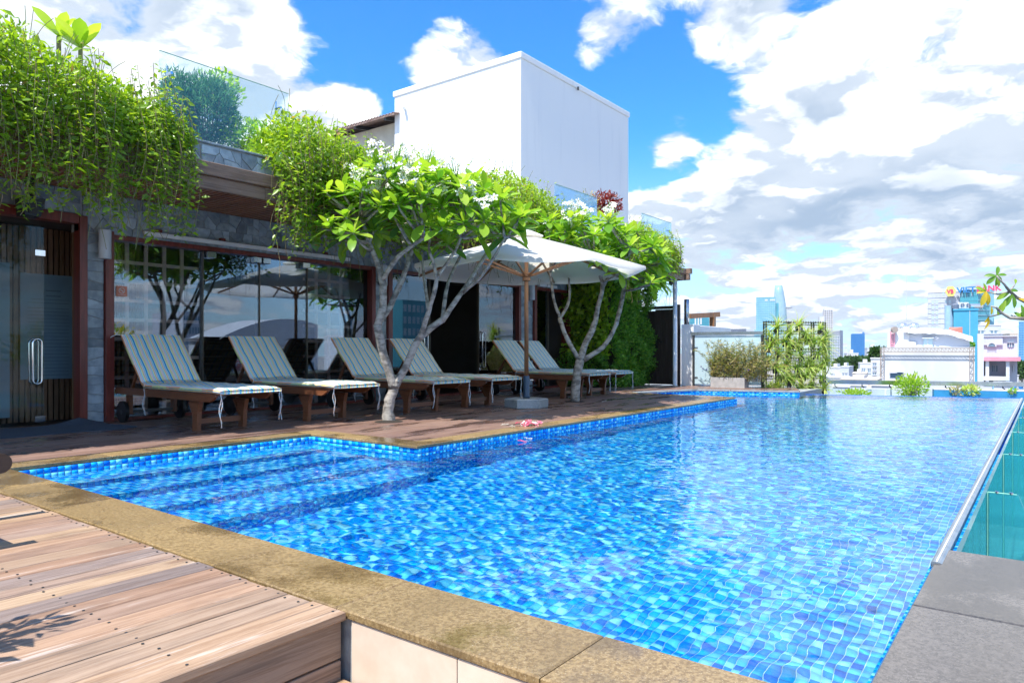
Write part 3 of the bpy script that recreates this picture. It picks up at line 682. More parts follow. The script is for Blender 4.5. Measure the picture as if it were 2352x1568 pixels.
m = MB(); m.box(-3, 16.0, 7.40, 7.9, 2.868, 3.02); tag(m.build('roof_planter', M['soil']), 'soil filled planter trough running along the pavilion roof edge', 'planter')
# white tower behind
tw = thing('white_tower', (19, 14.5, 2.9), 'plain white rendered stair tower rising behind the pavilion roof', 'tower')
m = MB(); m.box(16.2, 22.7, 12.0, 17.2, -.5, 9.25); m.build('wall', M['white'], tw)
m = MB(); m.cbox(16.16, 22.74, 11.96, 17.24, 9.251, 9.44, .02); m.build('parapet_cap', M['white'], tw)
m = MB(); m.tube([(16.19, 16.7, 8.75), (15.98, 16.6, 8.80)], .05, 10); m.build('spout', M['metal_w'], tw)
m = MB(); m.tube([(17.2, 11.97, 3.0), (17.2, 11.97, 5.2), (17.25, 11.97, 5.25), (19.9, 11.97, 5.25)], .02, 6); m.build('conduit', M['white'], tw)
m = MB(); m.lathe((19.2, 11.94, 9.2), [(.03, 0), (.03, .1)], 8); m.build('bolt', M['darkmetal'], tw)
an = thing('tower_annex', (16.6, 18.8, 3), 'beige boarded shed with corrugated eave beside the white tower', 'shed')
m = MB(); m.box(16.5, 19, 17.21, 21.0, 0, 8.55); m.build('wall', M['beige'], an)
m = MB(); ny = 60; L = 4.4
vs = []
for i, (xx, zz) in enumerate(((15.9, 8.62), (19.2, 9.35))):
    for j in range(ny*4+1):
        y = 16.95+L*j/(ny*4); vs.append((xx, y, zz+.028*math.sin(j*math.pi/4*1.0)))
n = ny*4+1
m.add(vs, [(j, j+1, n+j+1, n+j) for j in range(n-1)]); m.add([(a, b_, c-.012) for a, b_, c in vs], [(j+1, j, n+j, n+j+1) for j in range(n-1)]); m.build('corrugated_roof', M['corr'], an)
m = MB(); m.bar((15.93, 16.95, 8.58), (15.93, 21.3, 8.58), .03, .05); m.build('eave_trim', M['corr'], an)
for y in (17.4, 18.9, 20.3):
    m = MB(); m.bar((15.95, y, 8.53), (17.2, y, 8.72), .08, .12); m.build('rafter', M['darkmetal'], an)
# ---------------------------------------------------------------- sun loungers
def stripes(name):
    m, t, b = newmat(name); tc = t.node('ShaderNodeTexCoord').outputs['Object']
    s = t.node('ShaderNodeSeparateXYZ'); t.l.new(tc, s.inputs[0])
    f = t.math('FRACT', t.math('MULTIPLY', t.math('ADD', s.outputs[0], t.math('MULTIPLY', t.noise(tc, 2.5, 2), .012)), 1/.127))
    bl, wt, gr, og, gy, cy, pk = (.01,.30,.62), (.90,.90,.84), (.80,.82,.34), (.92,.40,.18), (.82,.77,.76), (.20,.66,.80), (.88,.32,.44)
    st = [(0, bl), (.12, wt), (.15, gr), (.29, og), (.32, wt), (.35, gy), (.43, pk), (.455, gy), (.52, cy), (.60, wt), (.63, gr), (.72, og), (.755, gy), (.86, bl), (.90, wt), (.93, cy)]
    t.l.new(t.ramp(f, st, 'CONSTANT'), b.inputs['Base Color']); b.inputs['Roughness'].default_value = .9
    bn = t.node('ShaderNodeBump'); bn.inputs['Strength'].default_value = .3; bn.inputs['Distance'].default_value = .002
    t.l.new(t.noise(tc, 420, 2), bn.inputs['Height']); t.l.new(bn.outputs[0], b.inputs['Normal']); return m
M['fabric'] = stripes('striped_canvas'); M['tie'] = pm('fabric_tie', (.70,.48,.36), (.24,.46,.60), 60, .9)
M['piping'] = pm('yellow_green_piping', (.50,.55,.26), (.12,.35,.50), 14, .9, stretch=(1, 1, 1))
def cushion(path, w, t, n_w=14, seed=0):
    """path: list of (y, z) along the underside; a soft slab of thickness t and width w"""
    P_ = [Vector(p) for p in path]; r = random.Random(seed); L = [0]
    for a, b in zip(P_[:-1], P_[1:]): L.append(L[-1]+(b-a).length)
    T = L[-1]; N = 34; rows = []
    for i in range(N+1):
        s = T*i/N; k = max(j for j in range(len(L)) if L[j] <= s+1e-9); k = min(k, len(P_)-2)
        p = P_[k]+(P_[k+1]-P_[k])*((s-L[k])/(L[k+1]-L[k])); d = (P_[min(k+1, len(P_)-1)]-P_[k]).normalized(); nn = Vector((-d.y, d.x))
        if nn.y < 0: nn = -nn
        rows.append((p, nn, s))
    vs, fs = [], []; ring = 2*(n_w+1)
    for (p, nn, s) in rows:
        e = min(s, T-s); pe = min(1, e/.035); pe = math.sqrt(max(0, 1-(1-pe)**2))*.75+.25
        for side in (0, 1):
            for j in range(n_w+1):
                q = j if side == 0 else n_w-j; u = -1+2*q/n_w; ue = min(1, (1-abs(u))*w/2/.03); ue = math.sqrt(max(0, 1-(1-ue)**2))
                puff = .5+.5*ue*pe; mid = t/2
                hh = mid+(puff*t/2*(1+.16*math.sin(s*17+seed)*math.sin(u*5+seed*1.7)+.08*math.sin(s*41+u*3+seed)) if side == 0 else -puff*t/2)
                o = p+nn*hh; vs.append((u*w/2*(1-.01*math.sin(s*9)), o.x, o.y))
    for i in range(N):
        for j in range(ring): fs.append((i*ring+j, i*ring+(j+1) % ring, (i+1)*ring+(j+1) % ring, (i+1)*ring+j))
    fs.append(tuple(range(ring))); fs.append(tuple(reversed(range(N*ring, N*ring+ring)))); m = MB(); m.add(vs, fs)
    return m
def make_lounger(loc, label):
    # local frame: x across, +y towards the wall (back), origin on the deck
    t = thing('sun_lounger', (0, 0, 0), label, 'sun lounger', 'striped sun loungers facing the pool'); w = .66
    for s in (-1, 1):
        x = s*(w/2-.02); m = MB()
        pr = [(-.42, .36), (-.46, .385), (-.46, .405), (-.42, .415), (1.70, .415), (1.74, .395), (1.74, .34), (-.36, .33)]
        n = len(pr); m.add([(x+dx, y, z-.01) for dx in (-.019, .019) for (y, z) in pr], [tuple(range(n)), tuple(reversed(range(n, 2*n)))]+[(k, n+k, n+(k+1) % n, (k+1) % n) for k in range(n)]); m.build('side_rail', M['teak'], t)
        m = MB(); pr = [(-.045, 0), (.045, 0), (.04, .15), (.075, .26), (.11, .315), (-.09, .315), (-.06, .2)]; n = len(pr)
        m.add([(x-s*.046+dx, y, z) for dx in (-.024, .024) for (y, z) in pr], [tuple(range(n)), tuple(reversed(range(n, 2*n)))]+[(k, n+k, n+(k+1) % n, (k+1) % n) for k in range(n)]); m.build('leg', M['teak'], t)
        m = MB(); m.cbox(x-s*.046-.022, x-s*.046+.022, 1.47, 1.55, .09, .319, .004); m.build('leg', M['teak'], t)
        m = MB(); xx = x+s*.028; m.tube([(xx-.018, 1.51, .125), (xx+.018, 1.51, .125)], .125, 24); wh = m.build('wheel', M['black'], t)
        m = MB(); m.tube([(xx-.024, 1.51, .125), (xx+.024, 1.51, .125)], .028, 12); m.build('hub', M['darkmetal'], wh)
    m = MB(); m.bar((-w/2+.05, 0, .10), (w/2-.05, 0, .10), .03, .055); m.build('stretcher', M['teak_x'], t)
    m = MB(); m.bar((-w/2-.0, 1.51, .125), (w/2, 1.51, .125), .03, .03); m.build('axle', M['darkmetal'], t)
    for s in (-1, 1):
        m = MB(); m.bar((s*.255, -.0, .11), (s*.255, .14, .30), .025, .04, Vector((1, 0, 0))); m.build('brace', M['teak'], t)
    for k in range(11):
        y = -.40+k*.135; m = MB(); m.cbox(-w/2+.035, w/2-.035, y, y+.06, .385, .404, .003); m.build('slat', M['teak_x'], t)
    # back frame raised at 46 degrees
    hy, hz = 1.01, .41; ty, tz = 1.56, .985
    for s in (-1, 1):
        m = MB(); m.bar((s*(w/2-.055), hy, hz), (s*(w/2-.055), ty, tz), .032, .05, Vector((0, 0, 1))); m.build('back_rail', M['teak'], t)
        m = MB(); m.bar((s*.24, 1.30, .70), (s*.24, 1.52, .36), .025, .035); m.build('back_prop', M['teak'], t)
    for k in range(6):
        f = (k+.5)/6; y = hy+(ty-hy)*f; z = hz+(tz-hz)*f; m = MB(); m.bar((-w/2+.06, y, z+.01), (w/2-.06, y, z+.01), .015, .06, Vector((0, -.7, .7))); m.build('back_slat', M['teak_x'], t)
    m = MB(); m.bar((-w/2+.03, ty+.01, tz+.01), (w/2-.03, ty+.01, tz+.01), .03, .06); m.build('back_rail_top', M['teak_x'], t)
    sd = rnd.randint(0, 99)
    cu = cushion([(-.60, .395), (-.50, .402), (-.38, .407), (.3, .407), (1.0, .408)], .70, .062, seed=sd).build('seat_cushion', M['fabric'], t, True)
    cu2 = cushion([(.985, .425), (1.05, .445), (1.3, .72), (1.56, 1.0)], .70, .055, seed=sd+3).build('back_cushion', M['fabric'], t, True)
    for (par, pts) in ((cu, [(s_*.352, -.60+.0, .43) for s_ in (-1, 1)]),):
        m = MB(); m.tube([(-.352, .98, .432), (-.352, .3, .436), (-.352, -.4, .434), (-.350, -.598, .424), (.350, -.598, .424), (.352, -.4, .434), (.352, .3, .436), (.352, .98, .432)], .006, 6); m.build('piping', M['piping'], par, True)
    for (x, y, z) in ((-.34, -.59, .41), (.34, -.59, .41), (-.345, .99, .41)):
        for q in range(2):
            pts = [Vector((x+.008*q, y, z))]; ph = rnd.uniform(0, 6); L = rnd.uniform(.27, .33)
            for k in range(1, 8): pts.append(Vector((x+.012*math.sin(ph+k*1.1)*(1 if q else -1)+.01*q, y+.008*math.cos(ph+k), z-L*k/7)))
            m = MB()
            for a, b in zip(pts[:-1], pts[1:]): m.bar(a, b+(b-a)*.1, .008, .003, Vector((.3, 1, .1)))
            m.build('tie', M['tie'], cu)
    m = MB(); p0 = Vector((-.345, 1.56, 1.02)); m.tube([p0, p0+Vector((-.04, .01, .005)), p0+Vector((-.09, .0, -.015)), p0+Vector((-.115, -.01, -.03))], .004, 5); m.build('tie', M['metal_w'], cu2)
    t.location = loc; return t
LL = ['striped sun lounger set in front of the lattice window with the sticker', 'striped sun lounger with warm red legs before the sliding glass panes', 'striped sun lounger with its cushion behind the forked trunk of the flowering tree',
      'striped sun lounger standing in front of the dark open doorway', 'striped sun lounger directly behind the umbrella pole', 'striped sun lounger next to the green hedge wall']
for (u, v, lb) in zip((3.84, 5.18, 6.66, 7.84, 10.35, 11.25), (7.09, 7.04, 6.86, 6.86, 6.76, 6.78), LL):
    lo = make_lounger((u+.29, v, .051), lb); lo.rotation_euler = (0, 0, R(rnd.uniform(-1.8, 1.8)))
# ---------------------------------------------------------------- umbrella
def canvas():
    m, t, b = newmat('white_umbrella_canvas'); b.inputs['Base Color'].default_value = (.86,.86,.83,1); b.inputs['Roughness'].default_value = .85
    tc = t.node('ShaderNodeTexCoord').outputs['Object']; bn = t.node('ShaderNodeBump'); bn.inputs['Strength'].default_value = .2; bn.inputs['Distance'].default_value = .004
    t.l.new(t.noise(tc, 9, 5), bn.inputs['Height']); t.l.new(bn.outputs[0], b.inputs['Normal'])
    tr = t.node('ShaderNodeBsdfTranslucent'); tr.inputs[0].default_value = (.90,.86,.78,1); mx = t.node('ShaderNodeMixShader'); mx.inputs[0].default_value = .5
    out = [n for n in t.n if n.type == 'OUTPUT_MATERIAL'][0]; t.l.new(b.outputs[0], mx.inputs[1]); t.l.new(tr.outputs[0], mx.inputs[2]); t.l.new(mx.outputs[0], out.inputs[0]); return m
M['canvas'] = canvas()
uc = Vector((8.4, 6.12, .05))
um = thing('parasol', uc, 'large white canvas parasol with teak pole and ribs', 'umbrella')
bo = MB(); bo.lathe(uc, [(.315, 0), (.325, .01), (.325, .12), (.31, .135)], 6, .2); tag(bo.build('granite_weight_block', M['granite_base']), 'hexagonal grey granite block holding the parasol pole', 'umbrella base')
m = MB(); m.lathe(uc+Vector((0, 0, .136)), [(.052, 0), (.052, .04), (.046, .05), (.046, .32), (.04, .33)], 16); sl_ = m.build('sleeve', pm('navy_steel_sleeve', (.03,.06,.10), None, 4, .35), um, True)
m = MB(); m.tube([uc+Vector((.045, -.03, .40)), uc+Vector((.09, -.06, .40))], .012, 8); m.build('screw_knob', M['steel'], sl_)
m = MB(); m.tube([uc+Vector((0, 0, .45)), uc+Vector((0, 0, 2.50))], [.033, .030], 16); m.build('pole', M['teak_z'], um, True)
m = MB(); m.lathe(uc+Vector((0, 0, 1.86)), [(.034, 0), (.06, .01), (.06, .05), (.05, .055), (.068, .07), (.068, .115), (.04, .13)], 16); m.build('slider_hub', M['teak_z'], um, False)
m = MB(); m.lathe(uc+Vector((0, 0, 2.42)), [(.05, 0), (.06, .02), (.06, .08), (.03, .1)], 16); m.build('crown_hub', M['teak_z'], um, False)
RAD, ZR, ZA = 1.74, 2.06, 2.58; ph0 = R(20)
vs, fs = [], []; N = 8; KR = 8; KS = 6
def cz(t): return ZA-(ZA-ZR)*(t**1.08)
def canopy(off):
    out = [(uc.x, uc.y, cz(0)+off)]
    for r_ in range(1, KR+1):
        t = r_/KR
        for k in range(N):
            a0, a1 = ph0+2*math.pi*k/N, ph0+2*math.pi*(k+1)/N; p0 = Vector((math.cos(a0), math.sin(a0))); p1 = Vector((math.cos(a1), math.sin(a1)))
            for s in range(KS):
                f = s/KS; p = (p0+(p1-p0)*f)*t*RAD; sag = .035*math.sin(math.pi*f)*t
                p *= 1-.03*math.sin(math.pi*f)*(t == 1)
                out.append((uc.x+p.x, uc.y+p.y, cz(t)-sag+off))
    n = N*KS; ff = [(0, 1+k, 1+(k+1) % n) for k in range(n)]
    for r_ in range(KR-1):
        for k in range(n): b = 1+r_*n; ff.append((b+k, b+n+k, b+n+(k+1) % n, b+(k+1) % n))
    return out, ff
m = MB(); v1, f1_ = canopy(.012); m.add(v1, f1_)
n = N*KS; b = 1+(KR-1)*n   # short valance hem
hem = [(x+(x-uc.x)*.004, y+(y-uc.y)*.004, z-.045) for x, y, z in v1[b:b+n]]; hb = len(m.v); m.v += hem; m.f += [(b+k, b+(k+1) % n, hb+(k+1) % n, hb+k)[::-1] for k in range(n)]
cn = m.build('canopy', M['canvas'], um, True)
m = MB(); m.lathe(uc+Vector((0, 0, 2.565)), [(.26, -.05), (.25, -.035), (.10, .03), (.01, .06)], 8, ph0); m.build('vent_cap', M['canvas'], cn)
m = MB(); m.lathe(uc+Vector((0, 0, 2.62)), [(.02, 0), (.024, .02), (.012, .05), (.003, .06)], 10); m.build('finial', M['teak_z'], um, True)
for k in range(N):
    a = ph0+2*math.pi*k/N; d = Vector((math.cos(a), math.sin(a), 0))
    m = MB(); pts = [uc*1 for _ in range(0)]
    for t in (.03, .35, .7, .985): pts.append(Vector((uc.x, uc.y, 0))+d*RAD*t+Vector((0, 0, cz(t)-.022)))
    for p, q in zip(pts[:-1], pts[1:]): m.bar(p, q, .022, .032)
    rb = m.build('rib', M['teak_z'], um)
    m = MB(); m.bar(Vector((uc.x, uc.y, 1.985))+d*.05, Vector((uc.x, uc.y, 0))+d*RAD*.52+Vector((0, 0, cz(.52)-.045)), .020, .028); m.build('strut', M['teak_z'], rb)
# ---------------------------------------------------------------- plants
def norm(a): return a/np.maximum(np.linalg.norm(a, axis=1, keepdims=True), 1e-9)
def leafcloud(pos, dr, nr, ln, wd, rv, fold=.12, droop=.1):
    """5-vertex folded leaves"""
    dr = norm(dr); sd = norm(np.cross(dr, nr)); nr = np.cross(sd, dr); ln = ln[:, None]; w = ln*wd/2
    b = pos; m = pos+dr*ln*.52-nr*ln*fold*.5; l = pos+dr*ln*.48+sd*w+nr*ln*fold*.4; r_ = pos+dr*ln*.48-sd*w+nr*ln*fold*.4; t = pos+dr*ln-nr*ln*droop
    V = np.stack([b, l, m, r_, t], 1).reshape(-1, 3); n = len(pos); o = (np.arange(n)*5)[:, None, None]
    Fq = (o+np.array([[0,3,2],[2,3,4],[0,2,1],[1,2,4]])[None]).reshape(-1, 3)
    return V, Fq, np.repeat(rv, 5)
def cloud_obj(name, mat, parent, pos, dr, nr, ln, wd, rv, fold=.12, droop=.1):
    V, Fq, A = leafcloud(pos, dr, nr, ln, wd, rv, fold, droop)
    o = link_mesh(name, npmesh(name, V-np.array(ORG[parent.name]), Fq, A), mat, parent); o['kind'] = 'stuff'; return o
G = np.random.default_rng(3)
M['vine'] = leafmat('creeper_leaf', [(0, (.09,.19,.018)), (.3, (.19,.33,.026)), (.65, (.34,.48,.035)), (.9, (.52,.60,.07)), (.985, (.58,.58,.12)), (1, (.42,.26,.10))], .32, .45, (1.7, 1.7, .5))
M['stem'] = pm('dry_creeper_stem', (.23,.15,.09), (.16,.20,.06), 6, .8)
M['frangi'] = leafmat('frangipani_leaf', [(0, (.06,.18,.03)), (.4, (.14,.30,.035)), (.75, (.30,.46,.05)), (1, (.46,.55,.09))], .24, .40, (1.7, 1.8, .6))
M['petal'] = leafmat('white_petal', [(0, (.86,.86,.80)), (1, (.92,.92,.86))], .6, .3, (1, 1, .95))
M['yolk'] = pm('yellow_flower_eye', (.80,.52,.06), None, 5, .6)
M['bark'] = pm('grey_frangipani_bark', (.40,.365,.32), (.15,.135,.12), 9, .9, .9, bscale=34, stretch=(1, 1, 1.8), detail=9, lo=.42, hi=.62)
M['hedge'] = leafmat('hedge_leaf', [(0, (.05,.16,.018)), (.5, (.11,.28,.03)), (1, (.24,.40,.055))], .5, .4)
M['conifer'] = leafmat('blue_green_conifer', [(0, (.06,.18,.10)), (1, (.18,.36,.22))], .6, .3, (1.2, 1.6, 1))
M['lime'] = leafmat('lime_leaf', [(0, (.16,.32,.03)), (.6, (.30,.44,.05)), (1, (.42,.48,.07))], .45, .5)
M['redleaf'] = leafmat('dark_red_leaf', [(0, (.12,.018,.015)), (1, (.28,.05,.03))], .4, .35, (2, .8, .8))
M['spider'] = leafmat('variegated_strap_leaf', [(0, (.20,.34,.04)), (.5, (.42,.52,.12)), (.85, (.60,.62,.26)), (1, (.50,.34,.14))], .45, .35)
M['olive'] = leafmat('thin_olive_leaf', [(0, (.15,.20,.05)), (.4, (.30,.30,.10)), (.75, (.44,.36,.17)), (1, (.52,.40,.24))], .6, .35)
M['yleaf'] = leafmat('yellowing_leaf', [(0, (.10,.26,.03)), (.5, (.28,.42,.04)), (.75, (.60,.46,.04)), (1, (.68,.45,.03))], .4, .45, (1.5, 1.5, .6))
M['cityleaf'] = leafmat('tree_leaf', [(0, (.02,.06,.015)), (1, (.07,.15,.03))], .6, .25)
def stemtubes(name, lines, r, parent, mat='stem', n=4):
    m = MB()
    for ln in lines: m.tube(ln, r, n, False)
    o = m.build(name, M[mat], parent); o['kind'] = 'stuff'; return o
def vine(label, u0, u1, topz, botz, dens=1.0, vy=6.80, seed=0, endL=.35, endR=.35):
    g = np.random.default_rng(100+seed); t = thing('hanging_creeper', ((u0+u1)/2, 7.2, 3.1), label, 'creeper', 'creepers spilling over the pavilion eaves'); W_ = u1-u0
    def prof(u):
        e = np.minimum(np.clip((u-u0)/endL, 0, 1), np.clip((u1-u)/endR, 0, 1)); return np.sqrt(np.clip(1-(1-e)**2, 0, 1))
    # mound on the parapet
    nm = int(3400*W_*dens); u = g.uniform(u0, u1, nm); pr = prof(u); lump = np.array([mnoise.noise(Vector((a*1.7, seed, 0))) for a in u])*.16
    th = g.uniform(-.25, 2.6, nm); rr = np.sqrt(g.uniform(.25, 1, nm))
    top = topz(u)+lump; hz = np.maximum(.12, (top-2.95))*pr
    z = 2.95+hz*rr*np.sin(th); y = vy+.42-(.44+.06*pr)*rr*np.cos(th)
    tz = g.random(nm) < .10; z = z+tz*g.exponential(.05, nm)
    pos = np.stack([u, y, z], 1); out = np.stack([g.normal(0, .35, nm), -np.cos(th), np.sin(th)+.2], 1)
    dr = out*.5+g.normal(0, .8, (nm, 3))+np.array([0, -.2, -.25]); nr = out+g.normal(0, .5, (nm, 3))
    P_, D_, N_ = [pos], [dr], [nr]; lines = []
    ns = int(92*W_*dens)
    for k in range(ns):
        uu = g.uniform(u0+.02, u1-.02); p_ = float(prof(np.array([uu]))[0]); zt = 2.9+g.uniform(-.1, .75)*p_; zb = botz(uu)+abs(g.normal(0, .20)) - (g.random() < .06)*g.uniform(.1, .3)
        if g.random() < .3: zb += g.uniform(.1, .6)
        clus = mnoise.noise(Vector((uu*3.1, seed*3.3, 1)))
        if clus < -.12 and g.random() < .75: zb += .35
        y0 = vy-g.uniform(-.14, .12); L = max(.2, zt-zb); n = int(L/.026); s = np.linspace(0, 1, n)
        ph = g.uniform(0, 6.28, 4); ux = uu+.05*np.sin(ph[0]+s*4*L)+.07*s*g.normal(); yy = y0+.04*np.sin(ph[1]+s*5*L)-.05*np.sin(s*3)
        z = zt-s*L; pts = np.stack([ux, yy, z], 1); lines.append([Vector(q) for q in pts[::max(1, n//9)]])
        ang = ph[2]+np.arange(n)*2.4; dd = np.stack([np.cos(ang), np.sin(ang)*.8-.25, np.full(n, -.35)], 1)+g.normal(0, .25, (n, 3))
        kp = g.random(n) > .12
        P_.append((pts+dd*.006)[kp]); D_.append(dd[kp]); N_.append((np.stack([np.cos(ang)*.5, np.full(n, -.6), np.full(n, .8)], 1)+g.normal(0, .4, (n, 3)))[kp])
    P_ = np.concatenate(P_); n = len(P_)
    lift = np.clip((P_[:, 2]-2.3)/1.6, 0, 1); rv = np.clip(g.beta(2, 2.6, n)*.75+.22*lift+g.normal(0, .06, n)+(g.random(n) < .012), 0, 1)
    cloud_obj('foliage', M['vine'], t, P_, np.concatenate(D_), np.concatenate(N_), np.clip(g.lognormal(math.log(.056), .33, n), .025, .11), .50, rv)
    bare = []
    for k in range(int(12*W_)):
        uu = g.uniform(u0, u1); zz = g.uniform(2.6, 3.1); pts = [Vector((uu+.05*math.sin(q*.9+k), vy+.05+.04*math.cos(q+k), zz-q*g.uniform(.08, .13))) for q in range(8)]; bare.append(pts)
    # upright shoots
    for k in range(int(7*W_)):
        uu = g.uniform(u0+.1, u1-.1); zz = float(topz(np.array([uu]))[0])*1.0-.05; a = g.normal(0, .35)
        lines.append([Vector((uu+a*.02*q*q*.4, vy+.35-.02*q, zz+.045*q)) for q in range(6)])
    stemtubes('stems', lines+bare, .0028, t); return t
lin = lambda *p: (lambda u: np.interp(u, [q[0] for q in p], [q[1] for q in p]))
vine('long hanging creeper with a dense green curtain above the entrance', .4, 3.68, lin((0, 3.75), (2.1, 3.78), (2.8, 3.55), (3.3, 3.40), (3.68, 3.30)), lambda u: 2.00 if 2.9 < u < 3.8 else 2.08, 1.15, seed=1)
vine('tall mounded creeper spilling over the eave behind the flowering tree crown', 4.64, 7.3, lin((4.5, 3.5), (5.0, 3.78), (5.5, 3.70), (6.0, 3.55), (6.8, 3.42), (7.3, 3.3)), lambda u: 2.05 if u < 5.4 else 2.2, 1.1, seed=2)
vine('rounded bright creeper mound in front of the white tower', 7.9, 10.75, lin((7.9, 3.5), (8.6, 3.75), (9.3, 3.88), (10.2, 3.75), (10.75, 3.5)), lambda u: 2.35, 1.0, seed=3)
vine('small creeper mound at the far end of the roof beside the last glass panel', 12.9, 15.45, lin((12.9, 3.4), (13.8, 3.68), (14.6, 3.6), (15.5, 3.35), (16, 3.2)), lambda u: 2.5, .8, seed=4)
# ---------------------------------------------------------------- frangipani trees
def bigleaf(L, W_, q, n=7, droop=.18, fold=.22):
    vs = []; rv = []
    for i in range(n+1):
        s = i/n; w = W_/2*(math.sin(math.pi*min(1, s**1.25*.93+.03)))**.75*(1 if s < 1 else .0); z = -droop*L*s*s; x = s*L
        e = .012*math.sin(i*2.1+q*9)
        vs += [(x, w, z+fold*w+e*w), (x, 0, z), (x, -w, z+fold*w-e*w)]
    fs = []
    for i in range(n):
        a = i*3; fs += [(a, a+1, a+4, a+3), (a+1, a+2, a+5, a+4)]
    V = np.array(vs); return V, np.array(fs), np.full(len(V), q)
def rot_to(d, up):
    d = Vector(d).normalized(); y = Vector(up).cross(d)
    if y.length < 1e-3: y = d.orthogonal()
    y.normalize(); z = d.cross(y); return Matrix(((d.x, y.x, z.x), (d.y, y.y, z.y), (d.z, y.z, z.z)))
FLV = [bigleaf(1, .34, q, droop=dp, fold=fo) for q, dp, fo in ((.08, .2, .2), (.3, .12, .25), (.5, .25, .15), (.65, .1, .3), (.85, .16, .22), (1.0, .08, .25))]
FLM = []
for V, f, A in FLV:
    me = npmesh('leaf', V, f, A, True); me.materials.append(M['frangi']); FLM.append(me)
def flower_mesh():
    vs, fs, rv = [], [], []
    for k in range(5):
        a = 2*math.pi*k/5; c, s = math.cos(a), math.sin(a); b = len(vs)
        for (x, y, z) in ((.002, 0, 0), (.018, .0125, .006), (.034, .010, .004), (.040, -.002, .0), (.030, -.011, .005), (.014, -.006, .004)): vs.append((x*c-y*s, x*s+y*c, z+.004*(k % 2)))
        fs += [(b, b+1, b+2), (b, b+2, b+3), (b, b+3, b+4), (b, b+4, b+5)]
    return np.array(vs), np.array(fs)
FV, FFc = flower_mesh()
_e = np.array([(.009*math.cos(q), .009*math.sin(q), .0075) for q in (0, 2.1, 4.2)]); FLOWER = npmesh('flower', np.concatenate([FV, _e]), np.concatenate([FFc, [[len(FV), len(FV)+1, len(FV)+2]]]), np.linspace(0, 1, len(FV)+3)); FLOWER.materials.append(M['petal']); FLOWER.materials.append(M['yolk']); FLOWER.polygons[len(FFc)].material_index = 1
def frangipani(label, base_d, branches, tops, bots, xr, nros, nfl, seed, rsz=.285):
    g = random.Random(seed); b0 = gz(branches[0][0][0], branches[0][0][1]); t = thing('frangipani_tree', b0, label, 'tree', 'flowering trees on the pool deck')
    nodes = []; m = MB()
    def P3(q): return pd(q[0], q[1], base_d+q[2])
    for br in branches:
        pts = [P3(q) for q in br]; rad = [q[3]*.80 for q in br]; sp, sr = [], []
        for i in range(len(pts)-1):
            p0 = pts[max(0, i-1)]; p1 = pts[i]; p2 = pts[i+1]; p3 = pts[min(len(pts)-1, i+2)]
            for k in range(4):
                s = k/4; q = .5*((2*p1)+(p2-p0)*s+(2*p0-5*p1+4*p2-p3)*s*s+(3*p1-p0-3*p2+p3)*s**3)
                sp.append(q+Vector((g.uniform(-1, 1), g.uniform(-1, 1), 0))*.006); sr.append((rad[i]+(rad[i+1]-rad[i])*s)*g.uniform(.93, 1.1))
        sp.append(pts[-1]); sr.append(rad[-1]); m.tube(sp, sr, 9)
        if br is not branches[0]: nodes += [(p, r_) for p, r_ in zip(sp[3:], sr[3:])]
    trunk = m.build('trunk', M['bark'], t, True)
    m = MB(); m.lathe((b0.x, b0.y, DZ+.001), [(.17, 0), (.165, .004), (.10, .006)], 14); m.build('planting_hole', M['soil'], t)
    ros = []; tries = 0
    while len(ros) < nros and tries < 6000:
        tries += 1; x = g.uniform(*xr); yt, yb = float(np.interp(x, *zip(*tops))), float(np.interp(x, *zip(*bots)))
        dd = g.uniform(-.85, .85); f = g.random()**1.25; y = yt+(yb-yt)*f+20; e = (x-(xr[0]+xr[1])/2)/((xr[1]-xr[0])/2); dd *= math.sqrt(max(.1, 1-e*e))
        p = P3((x, y, dd))
        if all((p-q).length > .165 for q in ros): ros.append(p)
    m = MB(); leaves = []; flows = []
    for p in ros:
        cand = [(q, r_) for q, r_ in nodes if q.z < p.z-.05] or nodes
        q, r_ = min(cand, key=lambda n: (n[0]-p).length+.3*abs((n[0]-p).z)*0)
        mid = (p+q)/2+Vector((0, 0, -.06))+(p-q).cross(Vector((0, 0, 1)))*.08; axis = (p-mid).normalized()*.5+Vector((0, 0, .8)); axis.normalize()
        pts = [q, q*.55+mid*.45, mid*.5+(q*.25+p*.25), p*.6+mid*.4, p-axis*.03, p+axis*.04]; m.tube(pts, [min(r_, .02), .017, .015, .014, .013, .009], 6)
        n = g.randint(11, 16); a0 = g.uniform(0, 6.28)
        s1 = axis.orthogonal().normalized(); s2 = axis.cross(s1)
        for k in range(n):
            f = k/n; el = R(-22+88*f+g.uniform(-10, 10)); a = a0+k*2.4; d = (s1*math.cos(a)+s2*math.sin(a))*math.cos(el)+axis*math.sin(el); L = rsz*g.uniform(.75, 1.2)*(1-.35*f)
            vi = min(5, max(0, int(2.2+2.0*f+g.gauss(0, 1.0)))); Mx = Matrix.Translation(p-axis*.02*(1-f)+d*.012) @ (rot_to(d, axis+Vector((0, 0, .2))).to_4x4()) @ Matrix.Diagonal((L, L*g.uniform(.9, 1.2), L, 1)); leaves.append((Mx, vi))
    tw = m.build('twigs', M['bark'], t, True)
    leaves.sort(key=lambda q: (q[0].translation-O).length+g.uniform(-.2, .2)); B = Matrix.Translation(-ORG[t.name])
    for Mx, vi in leaves[:300]:
        o = link_mesh('leaf', FLM[vi], None, t); o.matrix_local = B @ Mx
    VV, FF, AA = [], [], []; nb = 0
    for Mx, vi in leaves[300:]:
        V, f, A = FLV[vi]; Mm = np.array(B @ Mx); VV.append(V @ Mm[:3, :3].T+Mm[:3, 3]); FF.append(f+nb); AA.append(A); nb += len(V)
    if VV:
        o = link_mesh('leaves', npmesh('leaves', np.concatenate(VV), np.concatenate(FF), np.concatenate(AA), True), M['frangi'], t); o['kind'] = 'stuff'
